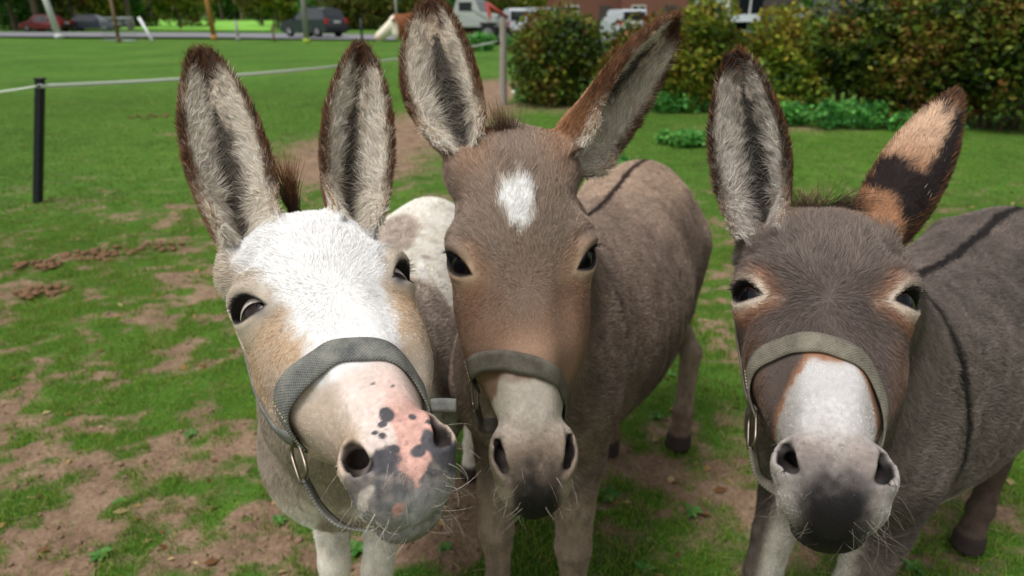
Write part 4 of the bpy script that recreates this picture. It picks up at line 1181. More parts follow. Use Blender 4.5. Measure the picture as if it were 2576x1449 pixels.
if FUR > 0:
    tail(D_LEFT, bL, lin(220, 208, 188), lin(206, 190, 160), sway=.10)
    tail(D_MID, bM, lin(120, 104, 94), lin(40, 28, 22), sway=.10)
    tail(D_RIGHT, bR, lin(100, 90, 86), lin(30, 26, 26))
# ------------------------------------------------------------------ ground
def gpt(px, py): return onground(px, py)[:2]
BLOBS = []
def blob(px, py, rx, ry, a):
    c = onground(px, py); zc = (c - CPOS) @ FWD
    u = onground(px, py - ry); d = onground(px, py + ry)
    BLOBS.append((c[0], c[1], rx / FPX * zc, abs(u[1] - d[1]) / 2, a))
for t_ in ((860, 375, 190, 42, 1.1), (1080, 310, 140, 46, 1.2), (1200, 250, 80, 40, 1.1), (760, 445, 120, 36, .9), (1250, 222, 60, 22, 1.1), (1110, 520, 90, 34, .9), (1060, 585, 70, 26, .8), (940, 430, 120, 36, .9),
           (440, 532, 110, 22, .8), (330, 765, 60, 14, .5), (480, 690, 70, 18, .6), (130, 655, 120, 16, .5), (430, 335, 34, 6, .7), (520, 620, 120, 14, .4),
           (480, 1360, 300, 100, .45), (250, 1300, 150, 60, .3), (720, 1420, 260, 70, .7), (600, 1150, 170, 60, .3), (330, 1240, 130, 46, .5), (560, 940, 100, 26, .5), (80, 1110, 90, 36, .6), (230, 1130, 100, 26, .5), (110, 1430, 140, 40, .5),
           (1160, 1260, 90, 150, 1.0), (1060, 1410, 140, 80, .9), (1700, 1040, 120, 50, .7), (1640, 1160, 90, 40, .6), (1790, 800, 70, 26, .5), (2340, 1300, 110, 60, .7), (1560, 1360, 120, 60, .6), (1820, 1020, 80, 40, .5), (1830, 1250, 90, 60, .6),
           (1480, 270, 240, 12, .7), (2000, 320, 260, 10, .6)):
    blob(*t_)
def soil_at(x, y):
    s = np.zeros_like(x)
    for bx, by, rx, ry, a in BLOBS: s += a * np.exp(-((x - bx) / rx) ** 2 - ((y - by) / ry) ** 2)
    P = np.stack([x, y, 0 * x], 1)
    near = sstep(7.5, 2.5, y)
    Pn = P * np.array([.8, 1.0, 1]); n1 = vnoise(Pn, .34, 101) * .24 + vnoise(Pn, .12, 102) * .44 + vnoise(Pn, .045, 103) * .46
    s = s * (.66 - .36 * near) * (1 + 1.0 * n1 * near) + n1 * (.22 + .90 * near) + .03 + .17 * near
    return np.clip(s, 0, 1.2)
_hr = np.random.default_rng(5); HOOF = np.stack([_hr.uniform(-2.2, 2.2, 130), _hr.uniform(.8, 3.6, 130), _hr.uniform(.035, .055, 130), _hr.uniform(.008, .02, 130)], 1)
def hgt(x, y):
    P = np.stack([x, y, 0 * x], 1); near = sstep(9, 4, np.abs(y))
    h = (vnoise(P, .55, 111) * .012 + vnoise(P, .16, 112) * .009 + vnoise(P, .06, 113) * .005) * near
    P2 = np.stack([x, y, 0 * x], 1)
    nr = np.nonzero((y > .6) & (y < 3.9) & (np.abs(x) < 2.6))[0]
    if len(nr):
        for hx, hy, hr_, hd_ in HOOF: h[nr] -= hd_ * np.exp(-(((x[nr] - hx) ** 2 + (y[nr] - hy) ** 2) / hr_ ** 2) ** 2)
    return h + vnoise(P2, 9.0, 114) * .05 * sstep(6, 20, y) - .012
def axis(a, b, fine0, fine1, df, grow_):
    xs = list(np.arange(fine0, fine1, df)); d = df; x = fine1
    while x < b: xs.append(x); d *= grow_; x += d
    xs.append(b); d = df; x = fine0 - df
    while x > a: xs.insert(0, x); d *= grow_; x -= d
    xs.insert(0, a); return np.array(xs)
gx = axis(-400, 400, -3.2, 3.4, .03, 1.09); gy = axis(-60, 900, .5, 6.5, .03, 1.055)
GX, GY = np.meshgrid(gx, gy, indexing='ij'); fx, fy = GX.ravel(), GY.ravel()
V = np.stack([fx, fy, hgt(fx, fy)], 1)
nX, nY = len(gx), len(gy); ii = np.arange(nX * nY).reshape(nX, nY)
F = np.stack([ii[:-1, :-1], ii[1:, :-1], ii[1:, 1:], ii[:-1, 1:]], -1).reshape(-1, 4)
gme = mesh_np('ground', V, F)
sv = soil_at(fx, fy)
sa = gme.attributes.new('soil', 'FLOAT', 'POINT'); sa.data.foreach_set('value', sv.astype(np.float32))
m, N, L, b = newmat('pasture')
at_ = N.new('ShaderNodeAttribute'); at_.attribute_name = 'soil'
tc = N.new('ShaderNodeTexCoord')
def nnode(scale, det=5, rough=.6):
    n = N.new('ShaderNodeTexNoise'); n.inputs['Scale'].default_value = scale; n.inputs['Detail'].default_value = det; n.inputs['Roughness'].default_value = rough
    L.new(tc.outputs['Object'], n.inputs['Vector']); return n.outputs['Fac']
def ramp(fac, stops):
    r = N.new('ShaderNodeValToRGB'); e = r.color_ramp.elements
    e[0].position, e[0].color = stops[0][0], (*stops[0][1], 1); e[1].position, e[1].color = stops[-1][0], (*stops[-1][1], 1)
    for p_, c in stops[1:-1]: k = e.new(p_); k.color = (*c, 1)
    L.new(fac, r.inputs[0]); return r.outputs[0]
def mth(op, a, bv):
    n = N.new('ShaderNodeMath'); n.operation = op
    for i, v in enumerate((a, bv)):
        if hasattr(v, 'links'): L.new(v, n.inputs[i])
        else: n.inputs[i].default_value = v
    return n.outputs[0]
soilc = ramp(mth('ADD', mth('MULTIPLY', nnode(6), .5), mth('MULTIPLY', nnode(60), .5)), [(.3, lin(92, 74, 60)), (.5, lin(136, 112, 92)), (.72, lin(170, 146, 122))])
grc = ramp(mth('ADD', mth('MULTIPLY', nnode(.35, 4), .45), mth('MULTIPLY', nnode(5), .55)), [(.3, lin(50, 80, 26)), (.5, lin(72, 108, 36)), (.7, lin(96, 130, 50))])
msk = N.new('ShaderNodeMapRange'); L.new(mth('ADD', at_.outputs['Fac'], mth('MULTIPLY', mth('SUBTRACT', nnode(24), .5), 1.0)), msk.inputs['Value'])
msk.inputs['From Min'].default_value = .12; msk.inputs['From Max'].default_value = .62
mx = N.new('ShaderNodeMixRGB'); L.new(msk.outputs[0], mx.inputs[0]); L.new(grc, mx.inputs[1]); L.new(soilc, mx.inputs[2]); L.new(mx.outputs[0], b.inputs['Base Color'])
b.inputs['Roughness'].default_value = .95; b.inputs['Specular IOR Level'].default_value = .12
bp = N.new('ShaderNodeBump'); bp.inputs['Strength'].default_value = .8; bp.inputs['Distance'].default_value = .02; L.new(mth('ADD', nnode(40, 8), mth('MULTIPLY', nnode(180, 4), .4)), bp.inputs['Height']); L.new(bp.outputs[0], b.inputs['Normal'])
tag(link('ground', gme, m), kind='structure')

# ------------------------------------------------------------------ grass
def leafy(name, rough=.55, trans=.30):
    m, N, L, b = newmat(name)
    a = N.new('ShaderNodeAttribute'); a.attribute_name = 'coat'
    L.new(a.outputs['Color'], b.inputs['Base Color']); b.inputs['Roughness'].default_value = rough; b.inputs['Specular IOR Level'].default_value = .25
    t = N.new('ShaderNodeBsdfTranslucent'); L.new(a.outputs['Color'], t.inputs['Color'])
    ms = N.new('ShaderNodeMixShader'); ms.inputs[0].default_value = trans
    out = N['Material Output']; L.new(b.outputs[0], ms.inputs[1]); L.new(t.outputs[0], ms.inputs[2]); L.new(ms.outputs[0], out.inputs['Surface'])
    return m
M_LEAF = leafy('foliage'); M_GRASS = leafy('grass_blade', .5, .35)
def grass(name, n, yr, Lr, rad, seed, label, thr=.46, fade=(.1, 2.5), bright=1.0):
    r = np.random.default_rng(seed)
    y = yr[0] + (yr[1] - yr[0]) * r.random(n) ** (1.0 if yr[1] < 6 else .8)
    hw_ = (y * CT + CAM_H * ST) * .80 + .25
    x = (r.random(n) * 2 - 1) * hw_
    P = np.stack([x, y, 0 * x], 1)
    s = soil_at(x, y) + vnoise(P, .035, 120) * .18
    keep = r.random(n) < (sstep(thr + .34, thr - .26, s) * .93 + .07) * sstep(yr[0] - .3, yr[0] + fade[0], y) * sstep(yr[1], yr[1] - fade[1], y)
    x, y, P, s = x[keep], y[keep], P[keep], s[keep]; n = len(x)
    z = hgt(x, y); root = np.stack([x, y, z - .004], 1)
    lush = np.clip(.45 + .5 * vnoise(P, .23, 121) + .6 * vnoise(P, .06, 123) + .4 * (.4 - s), 0, 1)
    Ln = (Lr[0] + (Lr[1] - Lr[0]) * (lush * .7 + .3 * r.random(n))) * r.uniform(.6, 1.2, n)
    az = r.uniform(0, 2 * math.pi, n); lean = r.uniform(.15, 1.0, n)
    dv = np.stack([np.cos(az), np.sin(az), 0 * az], 1)
    p1 = root + np.array([0, 0, 1]) * (Ln * .5)[:, None] + dv * (Ln * .15 * lean)[:, None]
    p2 = root + np.array([0, 0, 1]) * (Ln * (.95 - .35 * lean))[:, None] + dv * (Ln * .6 * lean)[:, None]
    pts = np.stack([root, p1, p2], 1)
    k = r.random(n)[:, None]
    C = lin(66, 92, 30) * k + lin(116, 140, 54) * (1 - k)
    big = np.clip(.5 + .7 * vnoise(P, .8, 122), 0, 1)[:, None]; C = C * (.80 + .4 * big) * bright
    dry = (r.random(n) < .08 + .22 * sstep(.3, .6, s)); C[dry] = lin(176, 158, 104) * r.uniform(.6, 1.1, (dry.sum(), 1))
    rd = rad * r.uniform(.7, 1.3, n)[:, None] * np.array([1, .8, .15])
    o = hair_obj(name, pts, rd, C, M_GRASS)
    tag(o, label, 'grass', kind='stuff'); print(name, n, round(time.time() - T0, 1))
if GRASS > 0:
    grass('grass', int(330000 * GRASS), (.62, 6.0), (.010, .042), .0012, 21, 'short trampled green grass round the donkeys', bright=1.5)
    grass('grass', int(150000 * GRASS), (3.2, 16), (.014, .036), .0024, 22, 'bright green grazed grass of the middle pasture', fade=(3.0, 4.0), bright=1.15)

# ------------------------------------------------------------------ foliage, shrubs and trees
def leaves_mesh(name, C, size, cols, r, up=.25, aspect=.6):
    n = len(C)
    nrm_ = r.normal(0, 1, (n, 3)); nrm_[:, 2] += up * 3; nrm_ = nrm(nrm_)
    t = nrm(np.cross(nrm_, r.normal(0, 1, (n, 3)))); bt = np.cross(nrm_, t)
    sz = (size * r.uniform(.4, 1.6, n))[:, None]
    V = np.stack([C - t * sz, C + bt * sz * aspect + nrm_ * sz * .15, C + t * sz, C - bt * sz * aspect + nrm_ * sz * .15], 1).reshape(-1, 3)
    F = np.arange(n * 4).reshape(n, 4)
    me = mesh_np(name, V, F, smooth=False); set_col(me, 'coat', np.repeat(cols, 4, 0)); return me
def blob_points(lobes, n, r, shell=.72):
    w_ = np.array([l[3] ** 2 for l in lobes]); k = r.choice(len(lobes), n, p=w_ / w_.sum()); Lb = np.array(lobes)[k]
    d = nrm(r.normal(0, 1, (n, 3))); rad = Lb[:, 3] * (shell + (1.06 - shell) * r.random(n) ** .6)
    P = Lb[:, :3] + d * rad[:, None] * np.array([1, 1, 1.0])
    return P
def pal_mix(P, r, pal, sc=.35, seed=0):
    n = len(P); k = np.clip(.5 + .6 * vnoise(P, sc, seed) + r.normal(0, .22, n), 0, .999) * (len(pal) - 1)
    i = k.astype(int); f = (k - i)[:, None]; A = np.array(pal); return (A[i] * (1 - f) + A[i + 1] * f) * np.exp(r.normal(0, .25, (n, 1)))
BEECH = [lin(30, 44, 16), lin(54, 76, 24), lin(84, 106, 34), lin(104, 118, 38), lin(118, 106, 40), lin(106, 70, 34)]
GREEN = [lin(40, 72, 28), lin(60, 104, 38), lin(84, 130, 50), lin(108, 146, 56)]
YELL = [lin(66, 92, 28), lin(96, 122, 36), lin(138, 146, 46), lin(140, 118, 46)]
NETTLE = [lin(48, 104, 42), lin(72, 136, 60), lin(98, 160, 74), lin(114, 172, 84)]
M_BARK = simple('bark', (96, 84, 70), .9, noise=.35, scale=14, bump=.8)
M_STEM = simple('stem', (84, 70, 52), .9, noise=.3, scale=30)
def stems_mesh(name, segs, K=7):
    V, F = [], []
    for a, b_, ra, rb in segs:
        a, b_ = np.asarray(a, float), np.asarray(b_, float); d = nrm(b_ - a); s_ = nrm(np.cross(d, [.3, .9, .1])); t_ = np.cross(d, s_); o = len(V)
        for p_, r_ in ((a, ra), (b_, rb)):
            for k in range(K): V.append(p_ + r_ * (math.cos(2 * math.pi * k / K) * s_ + math.sin(2 * math.pi * k / K) * t_))
        F += [(o + k, o + (k + 1) % K, o + K + (k + 1) % K, o + K + k) for k in range(K)]
    return mesh_np(name, np.array(V), np.array(F))
def shrub(name, loc, w_, dep, h, pal, n, label, cat, group, seed, size=.045, flat=False, extra=None):
    r = np.random.default_rng(seed); root = empty(name, loc); tag(root, label, cat, group)
    lobes = []
    nl = 14 if not flat else 34
    for i in range(nl):
        rr = r.uniform(.22, .40) * min(w_, h) if not flat else r.uniform(.35, .6) * h
        lobes.append((r.uniform(-.5, .5) * (w_ - rr), r.uniform(-.5, .5) * max(dep - rr, .1), rr * .6 + r.random() ** .8 * max(h - rr * 1.6, .02), rr))
    P = blob_points(lobes, n, r, .55); P = P[P[:, 2] > .01]
    C = pal_mix(P, r, pal, .3, seed)
    if extra is not None:
        m_ = r.random(len(P)) < extra[0]; C[m_] = extra[1] * r.uniform(.8, 1.1, (m_.sum(), 1))
    tag(link('foliage', leaves_mesh('foliage', P, size, C, r), M_LEAF, root), kind='stuff')
    segs = []
    for i in range(9):
        l = lobes[i % nl]; x0 = l[0] * .55 + r.normal(0, .03); segs.append(((x0, l[1] * .5, -.03), (l[0], l[1], l[2] * .75), .016 * h, .006 * h))
        for k in range(3): segs.append(((l[0] * .8 + x0 * .2, l[1] * .9, l[2] * .6), np.array(l[:3]) + r.normal(0, .5, 3) * l[3], .007 * h, .003))
    tag(link('stem', stems_mesh('stem', segs), M_STEM, root), kind='stuff')
    return root
def base(px, py): return tuple(onground(px, py)[:2]) + (0.0,)
HG = 'beech hedge shrubs along the paddock'
hedge = [
    ('bushy dark green beech shrub right behind the weathered grey post', (1425, 262), 1.50, 1.1, 1.62, BEECH, 10500, 31),
    ('beech shrub seen between the two ears of the middle donkey', (1600, 268), 1.35, 1.0, 1.55, BEECH, 9500, 32),
    ('fresh green upright shrub just right of the middle donkey\'s ear', (1735, 276), 1.05, .9, 1.80, YELL, 8000, 33),
    ('low rounded dark shrub with yellow flowers near it', (1860, 278), 1.1, 1.0, 1.22, BEECH, 6500, 34),
    ('dense hedge shrub above the right donkey\'s upright ear', (1990, 292), 1.2, 1.0, 1.60, YELL, 8000, 35),
    ('tall dark beech shrub behind the right donkey\'s poll', (2150, 300), 1.5, 1.1, 1.95, BEECH, 10000, 36),
    ('rusty tinted beech shrub left of the right donkey\'s turned ear', (2330, 312), 1.4, 1.0, 1.95, BEECH, 10000, 37),
    ('tallest beech shrub at the right end of the hedge', (2530, 322), 1.7, 1.1, 2.2, BEECH, 11500, 38)]
for lab, px, w_, dp, h, pal, n, sd in hedge:
    shrub('hedge_shrub', base(*px), w_, dp, h, pal, n, lab, 'shrub', HG, sd, size=.038, extra=((.006, lin(214, 190, 40)) if sd in (33, 34, 35) else None))
for i, (lab, px, w_, h, sd) in enumerate([
    ('low nettle clump at the foot of the weathered post', (1345, 255), .75, .30, 51), ('nettle clump under the middle of the hedge', (1700, 280), .9, .34, 52),
    ('nettle clump below the right donkey\'s left ear', (1960, 312), .7, .32, 53), ('wide nettle clump under the tall hedge shrub', (2120, 318), 1.0, .36, 54), ('nettle clump near the right edge of the hedge', (2330, 330), .9, .28, 55),
    ('broad green weed patch standing alone before the hedge', (1730, 365), .62, .16, 56), ('bright weed patch beside the middle donkey\'s rump', (1520, 432), .75, .12, 57), ('green weed bank beyond the paddock near the truck', (1230, 128), 5.0, .7, 58)]):
    shrub('nettle_clump', base(*px), w_, w_ * .6, h, NETTLE, 1600 if i < 7 else 3500, lab, 'weeds', 'weed clumps near the hedge', sd, size=.03 if i < 7 else .10, flat=True)

def tree_variant(seed, h, crown, trunk_r, pal, low):
    r = np.random.default_rng(seed)
    segs = []; p = np.array([0, 0, -.1]); d = np.array([r.normal(0, .04), r.normal(0, .04), 1]); rr = trunk_r
    tops = []
    for k in range(6):
        q = p + d * h * .12; segs.append((p, q, rr, rr * .86)); p = q; rr *= .86; d = nrm(d + r.normal(0, .08, 3) * np.array([1, 1, .2]))
        if k >= 1:
            for _ in range(3):
                e = nrm(np.array([r.normal(), r.normal(), .5])); t1 = p + e * crown * .5; segs.append((p, t1, rr * .5, rr * .22)); tops.append(t1)
                for __ in range(2):
                    e2 = nrm(e + r.normal(0, .5, 3)); t2 = t1 + e2 * crown * .35; segs.append((t1, t2, rr * .22, .02)); tops.append(t2)
    lobes = [(t[0], t[1], max(t[2], low + .3), r.uniform(.16, .3) * crown) for t in tops] + [(p[0] + r.normal(0, crown * .2), p[1] + r.normal(0, crown * .2), p[2] + r.uniform(0, .25) * h, crown * .3) for _ in range(6)]
    P = blob_points(lobes, 3200, r, .4); C = pal_mix(P, r, pal, 1.4, seed)
    return stems_mesh('trunk', segs, 8), leaves_mesh('crown', P, .26, C, r)
VARS = [tree_variant(200 + i, *a) for i, a in enumerate([(11, 3.4, .24, GREEN, 1.2), (9, 3.0, .18, BEECH, .8), (13, 3.8, .30, BEECH, 1.8), (8, 2.8, .15, YELL, .6)])]
def tree(x, y, v, s, rz, label):
    root = empty('tree', (x, y, 0), rz); root.scale = (s, s, s); tag(root, label, 'tree', 'trees beyond the road')
    for me, nm, mt in ((VARS[v][0], 'trunk', M_BARK), (VARS[v][1], 'crown', M_LEAF)):
        if not me.materials: me.materials.append(mt)
        o = bpy.data.objects.new(nm, me); COL.objects.link(o); o.parent = root
    return root
def far(px, D): return ((px - 1288) / FPX * (D * CT + CAM_H * ST), D)
tr = [(40, 70, 0, 1.0), (105, 66, 2, 1.1), (190, 74, 1, .9), (255, 84, 0, 1.0), (330, 72, 2, 1.0), (395, 96, 1, 1.2), (455, 78, 3, 1.0), (500, 150, 1, 1.6), (560, 190, 0, 1.9), (610, 185, 2, 1.8), (660, 120, 1, 1.4), (700, 84, 3, 1.0), (750, 100, 0, 1.2),
      (830, 92, 2, 1.1), (890, 82, 1, 1.0), (950, 96, 3, 1.1), (1010, 88, 0, 1.0), (1080, 100, 1, 1.2), (1150, 92, 2, 1.1), (1230, 104, 0, 1.2), (1320, 96, 1, 1.1), (1390, 110, 2, 1.3), (1560, 88, 0, 1.0), (1700, 90, 1, 1.1), (2000, 60, 0, 1.0), (2300, 55, 2, .9), (-60, 80, 1, 1.1), (2650, 60, 1, 1.0)]
names = ['dense green tree', 'dark broadleaf tree', 'tall brown-leaved tree', 'yellowing slender tree']
wh = ['left of the white leaning pole', 'beyond the road on the left', 'over the parked cars', 'behind the far green field', 'behind the dark car', 'beyond the cow and truck', 'behind the brick building', 'behind the hedge']
ordn = 'first second third fourth fifth sixth seventh eighth ninth tenth eleventh twelfth thirteenth fourteenth fifteenth sixteenth seventeenth eighteenth nineteenth twentieth'.split() + ['twenty-' + k for k in 'first second third fourth fifth sixth seventh eighth ninth'.split()]
for i, (px, D, v, s) in enumerate(sorted(tr)):
    k = 0 if px < 150 else 1 if px < 300 else 2 if px < 470 else 3 if px < 680 else 4 if px < 920 else 5 if px < 1280 else 6 if px < 1750 else 7
    x, y = far(px, D); tree(x, y, v, s, random.uniform(0, 6.3), names[v] + ' ' + wh[k] + ', ' + ordn[i] + ' from the left')
US = 'undergrowth bushes at the edge of the wood'
for i, (px, D, w_, h) in enumerate([(10, 74, 9, 4.6), (110, 78, 9, 4.2), (210, 84, 9, 4.8), (320, 88, 9, 4.4), (430, 92, 10, 5.0), (520, 205, 22, 9.0), (620, 200, 22, 9.5), (700, 96, 10, 5.2), (770, 88, 9, 5.0), (850, 80, 9, 4.8), (930, 76, 9, 5.0), (1010, 78, 9, 5.2), (1090, 82, 9, 5.0), (1180, 86, 10, 5.2), (1280, 90, 11, 5.4), (1380, 94, 10, 5.2)]):
    x, y = far(px, D)
    shrub('undergrowth_bush', (x, y, 0), w_, 3, h, [GREEN, BEECH, YELL][i % 3], 5200, ['dark bush', 'dense green bush', 'brownish bush', 'mixed bush'][i % 4] + ' at the wood edge ' + ['far left', 'behind the red car', 'by the leaning pole', 'behind the mesh panel', 'left of the far field', 'at the back of the far field', 'at the right back of the far field', 'right of the far field', 'just left of the dark car', 'over the dark car', 'right of the dark car', 'over the cow', 'behind the middle donkey\'s left ear', 'behind the truck', 'behind the white van', 'left of the brick building'][i], 'bush', US, 300 + i, size=.17 if D < 100 else .38)
print('foliage', round(time.time() - T0, 1))

def straw(n, seed):
    r = np.random.default_rng(seed); y = .7 + 4.5 * r.random(n) ** 1.2; x = (r.random(n) * 2 - 1) * (y * .8 + .4); z = hgt(x, y) + .006
    a = r.uniform(0, 2 * math.pi, n); L_ = r.uniform(.012, .05, n); d = np.stack([np.cos(a), np.sin(a), r.normal(0, .12, n)], 1) * L_[:, None] * .5; c = np.stack([x, y, z], 1)
    pts = np.stack([c - d, c + np.stack([0 * x, 0 * x, L_ * .04], 1), c + d], 1); k = r.random(n)[:, None]
    tag(hair_obj('straw', pts, np.repeat(np.array([[.0008, .0009, .0006]]), n, 0), (lin(196, 178, 132) * k + lin(132, 108, 78) * (1 - k)), M_GRASS), 'bits of dry straw lying on the trampled ground', 'straw', kind='stuff')
straw(2600, 71)
# ------------------------------------------------------------------ road, far field
def sheet(name, pts, z, mat, kind='structure'):
    P = [(p[0], p[1], z) for p in pts]; me = bpy.data.meshes.new(name); me.from_pydata(P, [], [tuple(range(len(P)))]); me.update()
    o = link(name, me, mat); tag(o, kind=kind); return o
M_ASPH = simple('asphalt', (120, 120, 124), .9, noise=.2, scale=3)
def gp(px, py): return onground(px, py)[:2]
rl = [np.array(far(px, D)) for px, D in ((-500, 62), (0, 60), (500, 58), (1000, 52), (1700, 46))]; rh = [np.array(far(px, D)) for px, D in ((-500, 50), (0, 48), (500, 46), (1000, 41), (1700, 36))]
sheet('road', rl + rh[::-1], .10, M_ASPH)
M_FIELD = simple('meadow', (120, 178, 62), .95, noise=.25, scale=.2)
sheet('field', [far(300, 70), far(680, 66), far(690, 180), far(330, 200)], .09, M_FIELD)
# ------------------------------------------------------------------ generic boxes
def box_bm(bm, c, s, rz=0, bev=0.0, rot=None):
    g = bmesh.ops.create_cube(bm, size=1.0); vs_ = g['verts']
    M = Matrix.Translation(Vector(c)) @ (rot if rot is not None else Matrix.Rotation(rz, 4, 'Z')) @ Matrix.Diagonal((*s, 1))
    bmesh.ops.transform(bm, matrix=M, verts=vs_)
    if bev:
        es = list({e for v in vs_ for e in v.link_edges}); bmesh.ops.bevel(bm, geom=es, offset=bev, segments=2, affect='EDGES')
def box(name, c, s, mat, parent=None, rz=0, bev=0.0, rot=None):
    bm = bmesh.new(); box_bm(bm, c, s, rz, bev, rot); me = bpy.data.meshes.new(name); bm.to_mesh(me); bm.free(); return link(name, me, mat, parent)
def cyl_bm(bm, a, b_, ra, rb, seg=14):
    a, b_ = Vector(a), Vector(b_); d = b_ - a
    g = bmesh.ops.create_cone(bm, cap_ends=True, segments=seg, radius1=ra, radius2=rb, depth=d.length)
    bmesh.ops.transform(bm, matrix=Matrix.Translation((a + b_) / 2) @ d.to_track_quat('Z', 'Y').to_matrix().to_4x4(), verts=g['verts'])
def cyl(name, a, b_, ra, rb, mat, parent=None, seg=14):
    bm = bmesh.new(); cyl_bm(bm, a, b_, ra, rb, seg); me = bpy.data.meshes.new(name); bm.to_mesh(me); bm.free()
    for p in me.polygons: p.use_smooth = len(p.vertices) == 4
    return link(name, me, mat, parent)
# ------------------------------------------------------------------ fence
M_BLACKPL = simple('black_plastic', (26, 30, 36), .5, noise=.2, scale=40)
M_WOODG = simple('weathered_wood', (150, 142, 134), .9, noise=.3, scale=18, bump=.6)
M_TAPE = simple('fence_tape', (206, 214, 200), .7, noise=.2, scale=200)
pb = onground(91, 506); ptop = at(101, 200, (pb - CPOS) @ FWD - .34)
def post_mesh(name, a, b_, w_):
    bm = bmesh.new(); box_bm(bm, (0, 0, .5), (w_, w_, 1.0), bev=w_ * .15)
    d = Vector(b_) - Vector(a); M = Matrix.Translation(Vector(a)) @ d.to_track_quat('Z', 'Y').to_matrix().to_4x4() @ Matrix.Diagonal((1, 1, d.length, 1))
    bm.transform(M); me = bpy.data.meshes.new(name); bm.to_mesh(me); bm.free(); return me
fp = empty('fence_post', pb); tag(fp, 'black plastic fence post carrying the tape on the left', 'post')
o = link('post', post_mesh('post', (0, 0, -.05), ptop - pb, .058), M_BLACKPL, fp)
o = box('cap', (ptop - pb) + np.array([0, 0, .004]), (.066, .066, .016), M_BLACKPL, fp, bev=.004)
cyl('insulator', (ptop - pb) + np.array([.0, -.03, -.045]), (ptop - pb) + np.array([.0, -.052, -.045]), .014, .010, M_BLACKPL, fp)
wb = onground(1266, 264); wt = wb + np.array([.0, .02, 1.36])
wp = empty('wooden_post', wb); tag(wp, 'weathered grey wooden post between the middle donkey\'s ear and the hedge', 'post')
bm = bmesh.new(); cyl_bm(bm, (0, 0, -.05), (wt - wb) * .5, .062, .058, 12); cyl_bm(bm, (wt - wb) * .5, wt - wb, .058, .053, 12)
me = bpy.data.meshes.new('post'); bm.to_mesh(me); bm.free(); link('post', me, M_WOODG, wp)
cyl('insulator', wt - wb + np.array([-.05, -.02, -.36]), wt - wb + np.array([-.09, -.03, -.36]), .02, .014, M_BLACKPL, wp)
def tape(name, a, b_, sag, w_, label):
    u = np.linspace(0, 1, 40); P = a[None] + (b_ - a)[None] * u[:, None]; P[:, 2] -= sag * 4 * u * (1 - u)
    tw = .9 + .4 * np.sin(u * 9); up = np.stack([0 * u, np.sin(tw - .9) * .6, np.cos(tw - .9)], 1)
    rows = np.stack([P + up * k for k in np.linspace(-.5, .5, 3) * w_])
    o = link(name, ribbon_mesh(rows, .0015, name), M_TAPE); tag(o, label, 'fence tape'); return o
pA = ptop + np.array([0, -.05, -.045])
tape('fence_tape', pA, wt + np.array([-.09, -.03, -.36]), .10, .030, 'pale electric fence tape strung from the black post across the pasture')
lp = onground(-420, 560); tape('fence_tape', lp + np.array([0, 0, .88]), pA, .05, .016, 'short pale fence tape running off the left edge from the black post')
# ------------------------------------------------------------------ poles and posts by the road
M_POLE_W = simple('white_pole', (206, 208, 208), .7, noise=.15); M_POLE_O = simple('yellow_brown_pole', (168, 126, 66), .85, noise=.2); M_POLE_G = simple('grey_pole', (148, 146, 142), .8, noise=.2); M_POLE_B = simple('brown_post', (104, 84, 60), .9, noise=.2)
def pole(px, D, h, r_, mat, lean, label, foot=None):
    x, y = far(px, D); root = empty('roadside_pole', (x, y, 0)); tag(root, label, 'pole')
    cyl('shaft', (0, 0, -.1), (lean * h, 0, h), r_, r_ * .8, mat, root, 10)
    cyl('collar', (0, 0, 0), (lean * .25, 0, .25), r_ * 1.35, r_ * 1.2, foot or mat, root, 10)
pole(150, 47, 4.6, .20, M_POLE_W, -.14, 'thick white pole leaning left at the roadside')
pole(300, 40, 2.2, .10, M_POLE_B, .0, 'brown wooden post left of the mesh panel')
pole(540, 44, 4.5, .16, M_POLE_O, -.045, 'tall yellow-brown pole beside the far green field')
pole(600, 42, 1.1, .09, M_POLE_G, 0, 'short grey post on the road verge')
pole(772, 38, 5.0, .15, M_POLE_G, 0.02, 'light grey pole standing before the dark car', simple('lichen', (150, 170, 60), .9))
pole(912, 36, 1.25, .07, M_BLACKPL, 0, 'thin black post on the verge right of the dark car')
pole(690, 41, .9, .06, M_POLE_B, 0, 'low stake on the verge left of the dark car')
pole(1000, 58, 4.0, .10, M_POLE_G, 0, 'thin grey pole behind the cow\'s back')
# mesh panel
x0, y0 = far(262, 42); x1, y1 = far(345, 41); root = empty('mesh_panel', (x0, y0, 0)); tag(root, 'grey wire mesh panel with a leaning brace by the road', 'fence panel')
M_GALV = simple('galvanised', (160, 166, 168), .5, metal=.5); dx = x1 - x0
for z in (.05, 1.25): cyl('rail', (0, 0, z), (dx, y1 - y0, z), .035, .035, M_GALV, root, 8)
for k in range(13): cyl('bar', (dx * k / 12, (y1 - y0) * k / 12, .05), (dx * k / 12, (y1 - y0) * k / 12, 1.25), .012, .012, M_GALV, root, 6)
cyl('brace', (dx * .98, -.2, 1.25), (dx * 1.35, -.9, 0), .09, .09, M_POLE_W, root, 8)
